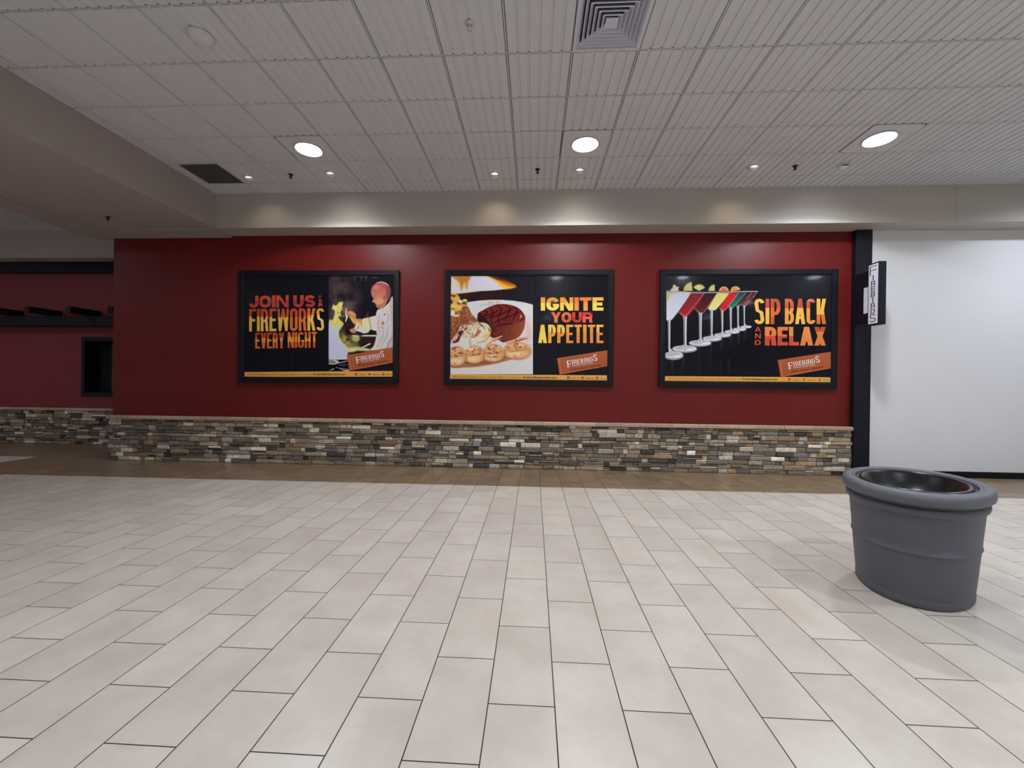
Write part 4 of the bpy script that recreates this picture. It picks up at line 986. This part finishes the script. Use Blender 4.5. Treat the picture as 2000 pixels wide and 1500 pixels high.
    bd.add([M0(*inq(u, v), Yb-2*e_) for u, v in ((.07, .90), (1, .90), (1, .10), (.07, .10))], [(0, 1, 2, 3)], 0, False, rgb(148, 72, 42))
    bd.add([M0(*inq(u, v), Yb-3*e_) for u, v in ((.078, .88), (1, .88), (1, .12), (.078, .12))], [(0, 1, 2, 3)], 0, False, rgb(176, 92, 56))
    bo = bd.build('badge', M_ink, r, color=True)
    (fx, fy, fwd, fh, ang) = badge_txt
    lt = MB(); firebirds(lt, M0, Yb-.003, fx, fy, ang, fwd, fh, (240, 236, 232))
    lt.build('badge_name', M_ink, bo, color=True)
    def put2(m2, nm): m2.build(nm, M_ink, bo, color=True)
    ca, sa = math.cos(math.radians(ang)), math.sin(math.radians(ang))
    put2(flat('WOOD FIRED GRILL', M0, ang, fx+fwd*.15*ca-sa*-10, fy-fwd*.15*sa+fh*.46, fh*.26, (236, 226, 216), Yb-.003, r, 't', 0, .01, fwd*.70), 'badge_tagline')
    put2(flat('Fire your desire', M0, ang, fx+fwd*.07, fy+fh*1.32, fh*.62, (36, 18, 20), Yb-.003, r, 't', .45, -.004, fwd*1.05), 'badge_script')
    return r

b2 = lambda c1, c2, f=.42: [(0, c1), (f, c2)]
b3 = lambda c1, c2, c3, f=.33, g=.66: [(0, c1), (f, c2), (g, c3)]
poster('P1', -3.735, 450, 510, 5.7143, 'black-framed poster of a cook with flames, leftmost of the three on the red wall', art_chef, (630, 530, 6.818),
       [('JOIN', 212, 655, 388, 524, .27, .24, .08, b3(RED1, (188, 58, 50), (196, 70, 58), .4, .75), -.015), ('US', 706, 950, 382, 518, .29, .24, .08, b3((196, 66, 50), RED2, (190, 58, 56), .4, .75), -.01),
        ('F', 990, 1022, 386, 418, .30, .22, 0, b2(RED2, RED2), 0), ('O', 990, 1026, 426, 460, .28, .24, 0, b2(RED1, RED1), 0), ('R', 988, 1028, 470, 508, .30, .22, 0, b2((206, 86, 70), (206, 86, 70)), 0),
        ('FIREWORKS', 214, 1050, 536, 786, .122, .11, .048, [b2(ORD, YEL, .34), b2(ORD, YEL, .34), b2(ORD, YEL, .36), b2(ORD, YEL, .36), b2((206, 92, 44), YEL, .38), b2(RED1, ORG, .40), b2(RED1, ORG, .36), b2(ORG, YEL, .3), b3(ORL, (248, 206, 120), (246, 190, 84), .3, .7)], -.012),
        ('EVERY', 282, 604, 800, 976, .14, .12, .05, b3(ORD, (236, 150, 62), (222, 112, 52), .35, .62), -.012), ('NIGHT', 644, 970, 794, 970, .14, .12, .05, b3((226, 112, 50), (240, 160, 70), (214, 98, 46), .3, .62), -.012)],
       ((163, 1292), (1817, 1290), (1817, 1226), (163, 1238)), ((1303, 1050), (1815, 962), (1815, 1135), (1330, 1225)), (1412, 1118, 316, 46, 9.3), (697,))
poster('P2', -.0975, 850, 510, 5.4054, 'black-framed poster of grilled steak and shrimp, middle of the three on the red wall', art_steak, (870, 530, 6.818),
       [('IGNITE', 1114, 1775, 384, 524, .33, .24, .085, [b2(ORL, (250, 214, 92)), b2(ORL, (252, 222, 100)), b2(ORL, (246, 210, 86)), b2((238, 124, 58), (240, 150, 68)), b2((240, 132, 62), (244, 158, 84)), b2(YEL, YLL)], 0),
        ('YOUR', 1222, 1660, 540, 650, .31, .24, .06, [b2((236, 112, 58), (240, 128, 76)), b2((234, 116, 58), (226, 92, 60)), b2((218, 74, 62), (196, 58, 58)), b2((214, 66, 62), (230, 104, 80))], 0),
        ('APPETITE', 1088, 1775, 672, 866, .19, .13, .07, [b2((250, 206, 80), (250, 220, 90)), b2((252, 208, 88), (240, 168, 64)), b2((248, 200, 82), (238, 152, 62)), b2((244, 172, 70), (238, 148, 66)), b2((240, 160, 64), (240, 140, 62)), b2((242, 162, 66), (240, 146, 64)), b2((240, 160, 66), (238, 140, 66)), b2(YEL, (238, 148, 70))], 0)],
       ((156, 1248), (1816, 1262), (1816, 1206), (156, 1194)), ((1283, 1025), (1818, 940), (1818, 1110), (1312, 1200)), (1395, 1100, 322, 46, 9.0), (695, 1262))
poster('P3', 3.4975, 1270, 510, 5.1282, 'black-framed poster of a row of cocktail glasses, rightmost of the three on the red wall', art_cocktails, (1270, 510, 5.1282),
       [('SIP', 1040, 1300, 378, 632, .148, .12, .05, [b2(YEL, YEL), b2((200, 84, 56), YEL, .36), b3((196, 84, 60), (222, 112, 58), (206, 92, 56), .36, .7)], 0), ('BACK', 1345, 1756, 378, 632, .142, .12, .05, [b3((206, 106, 62), (206, 92, 52), (240, 160, 74), .2, .38), b2((190, 84, 62), YEL, .36), b3((214, 132, 104), (206, 92, 62), (238, 160, 74), .1, .38), b2(YEL, (224, 122, 62), .62)], 0),
        ('A', 1044, 1106, 660, 708, .26, .2, 0, b2((196, 80, 52), (196, 80, 52)), 0), ('N', 1046, 1104, 725, 775, .28, .2, 0, b2((210, 80, 56), (210, 80, 56)), 0), ('D', 1044, 1104, 792, 840, .3, .2, 0, b2((200, 74, 54), (200, 74, 54)), 0),
        ('RELAX', 1144, 1754, 660, 846, .27, .19, .06, [b2((236, 132, 68), (208, 82, 58), .48), b2((230, 130, 66), (200, 80, 58), .48), b2(ORL, (214, 88, 58), .48), b2((236, 150, 72), (236, 140, 72)), b2((200, 84, 56), (234, 134, 70), .25)], 0)],
       ((146, 1198), (1800, 1213), (1800, 1164), (146, 1152)), ((1270, 990), (1802, 908), (1802, 1075), (1300, 1165)), (1382, 1062, 314, 44, 8.8), ())

# ------------------------------------------------------------------ projecting blade sign on the post
sx0, sx1, sy0, sy1, sz0, sz1 = 5.108, 5.215, 6.48, 6.685, 2.375, 3.315
r = empty('projecting_sign', (5.16, 6.9, 2.85), 'black box sign with white face lettered vertically, mounted on the black post', 'sign')
MB().bbox(sx0, sx1, sy0, sy1, sz0, sz1, .004).build('cabinet', M_black, r)
e_ = .022
MB().box(sx0-.002, sx0+.001, sy0+.016, sy1-.016, sz0+e_, sz1-e_).build('face_panel', M_signw, r)
lt = MB()
text = 'FIREBIRDS'; hs_ = [.135]+[.076]*7+[.12]; tot = sum(hs_)+.012*8; z = (sz0+sz1)/2+tot/2; kk = (sz1-sz0-2*e_-.05)/tot
z = sz1-e_-.025; yc = (sy0+sy1)/2
for c, h_ in zip(text, hs_):
    h_ *= kk; w_ = {'F': .088, 'S': .088, 'I': .03, 'D': .085}.get(c, .078) if h_ > .1 or c in 'ID' else .078
    if c == 'F': w_ = .14
    if c == 'S': w_ = .12
    w_ *= .95
    for pi_, poly in enumerate(serif(c, w_, h_, .015, .008)):
        lt.add([(sx0-.0035-.00004*pi_, yc+w_/2-a, z-h_+b) for a, b in poly], [tuple(range(len(poly)))], 0, False, rgb(20, 20, 48))
    z -= h_+.012*kk
lt.build('sign_lettering', M_ink, r, color=True)
MB().bbox(5.135, 5.19, 6.685, 6.986, 2.43, 3.23, .004).build('mounting_bracket', M_black, r)
MB().box(5.131, 5.136, 6.70, 6.795, 2.58, 2.98).build('side_panel', M_signw, r)

# ------------------------------------------------------------------ oval trash bin
bx, by, ph = 2.796, 3.218, .843; K = .697
bn = empty('trash_bin', (bx, by, 0), 'large oval grey plastic trash bin standing on the tiles at right', 'trash bin')
def ov(prof, ring=96):
    m = MB(); n = ring; vs = []
    # offset profile: (radius on long axis, z) with the short axis scaled
    for rr, zz in prof:
        for k in range(n):
            a = 2*PI*k/n; x = rr*math.cos(a); y = rr*K*math.sin(a)
            vs.append((bx+x*math.cos(ph)-y*math.sin(ph), by+x*math.sin(ph)+y*math.cos(ph), zz))
    F = []
    for i in range(len(prof)-1):
        for k in range(n): F.append((i*n+k, i*n+(k+1) % n, (i+1)*n+(k+1) % n, (i+1)*n+k))
    m.add(vs, F, 0, True); return m
bl = lambda z: .452+(.525-.452)*z/.66
pr = [(.05, .002), (.43, .002), (.448, .004), (.456, .012), (.459, .03), (.459, .052), (.455, .060), (bl(.07)-.003, .066)]
pr += [(bl(z), z) for z in (.10, .2, .30, .345)]
pr += [(bl(.355)+.001, .357), (bl(.36)+.007, .360), (bl(.365)+.010, .365), (bl(.37)+.007, .370), (bl(.38)+.001, .373)]
pr += [(bl(z), z) for z in (.42, .5, .58, .612)]
pr += [(.530, .616), (.545, .630), (.551, .646), (.549, .660), (.535, .668), (.530, .672)]
ov(pr).build('body', M_binb, bn)
pr = [(.528, .672), (.540, .690), (.562, .694), (.578, .704), (.585, .722), (.583, .744), (.574, .760), (.560, .769), (.545, .772), (.505, .772), (.497, .770), (.495, .765), (.493, .770), (.476, .770), (.470, .764), (.468, .72)]
ov(pr).build('rim', M_binr, bn)
pr = [(.470, .745), (.466, .752), (.452, .752), (.447, .744), (.440, .744), (.436, .760), (.428, .766), (.414, .767), (.405, .763), (.385, .745), (.34, .700), (.28, .655), (.21, .625), (.15, .612), (.12, .60), (.11, .55)]
ov(pr).build('funnel_lid', M_gloss, bn)
ov([(.30, .30), (.01, .30)]).build('liner', M_gloss, bn)

# ------------------------------------------------------------------ world, camera, render look
wd = bpy.data.worlds.new('world'); SC.world = wd; wd.use_nodes = True
wd.node_tree.nodes['Background'].inputs[0].default_value = (.6, .65, .8, 1); wd.node_tree.nodes['Background'].inputs[1].default_value = .0
cam = bpy.data.cameras.new('camera'); co = bpy.data.objects.new('camera', cam); COL.objects.link(co)
cam.sensor_width = 36; cam.lens = 815.818/2000*36; cam.clip_start = .02; cam.clip_end = 100
R_ = Vector((0.998624, 0.051287, 0.010922)); U_ = Vector((-0.011106, 0.003307, 0.999933)); F_ = Vector((-0.051247, 0.998679, -0.003872))
R_ = F_.cross(U_).normalized(); U_ = R_.cross(F_).normalized()
co.matrix_world = Matrix(((R_.x, U_.x, -F_.x, 0), (R_.y, U_.y, -F_.y, 0), (R_.z, U_.z, -F_.z, 1.4508), (0, 0, 0, 1)))
SC.camera = co
SC.view_settings.view_transform = 'Standard'; SC.view_settings.look = 'None'; SC.view_settings.gamma = 1; SC.view_settings.use_curve_mapping = False
SC.view_settings.exposure = -0.07
SC.cycles.max_bounces = 7; SC.cycles.diffuse_bounces = 5; SC.cycles.glossy_bounces = 3; SC.cycles.caustics_reflective = False; SC.cycles.caustics_refractive = False
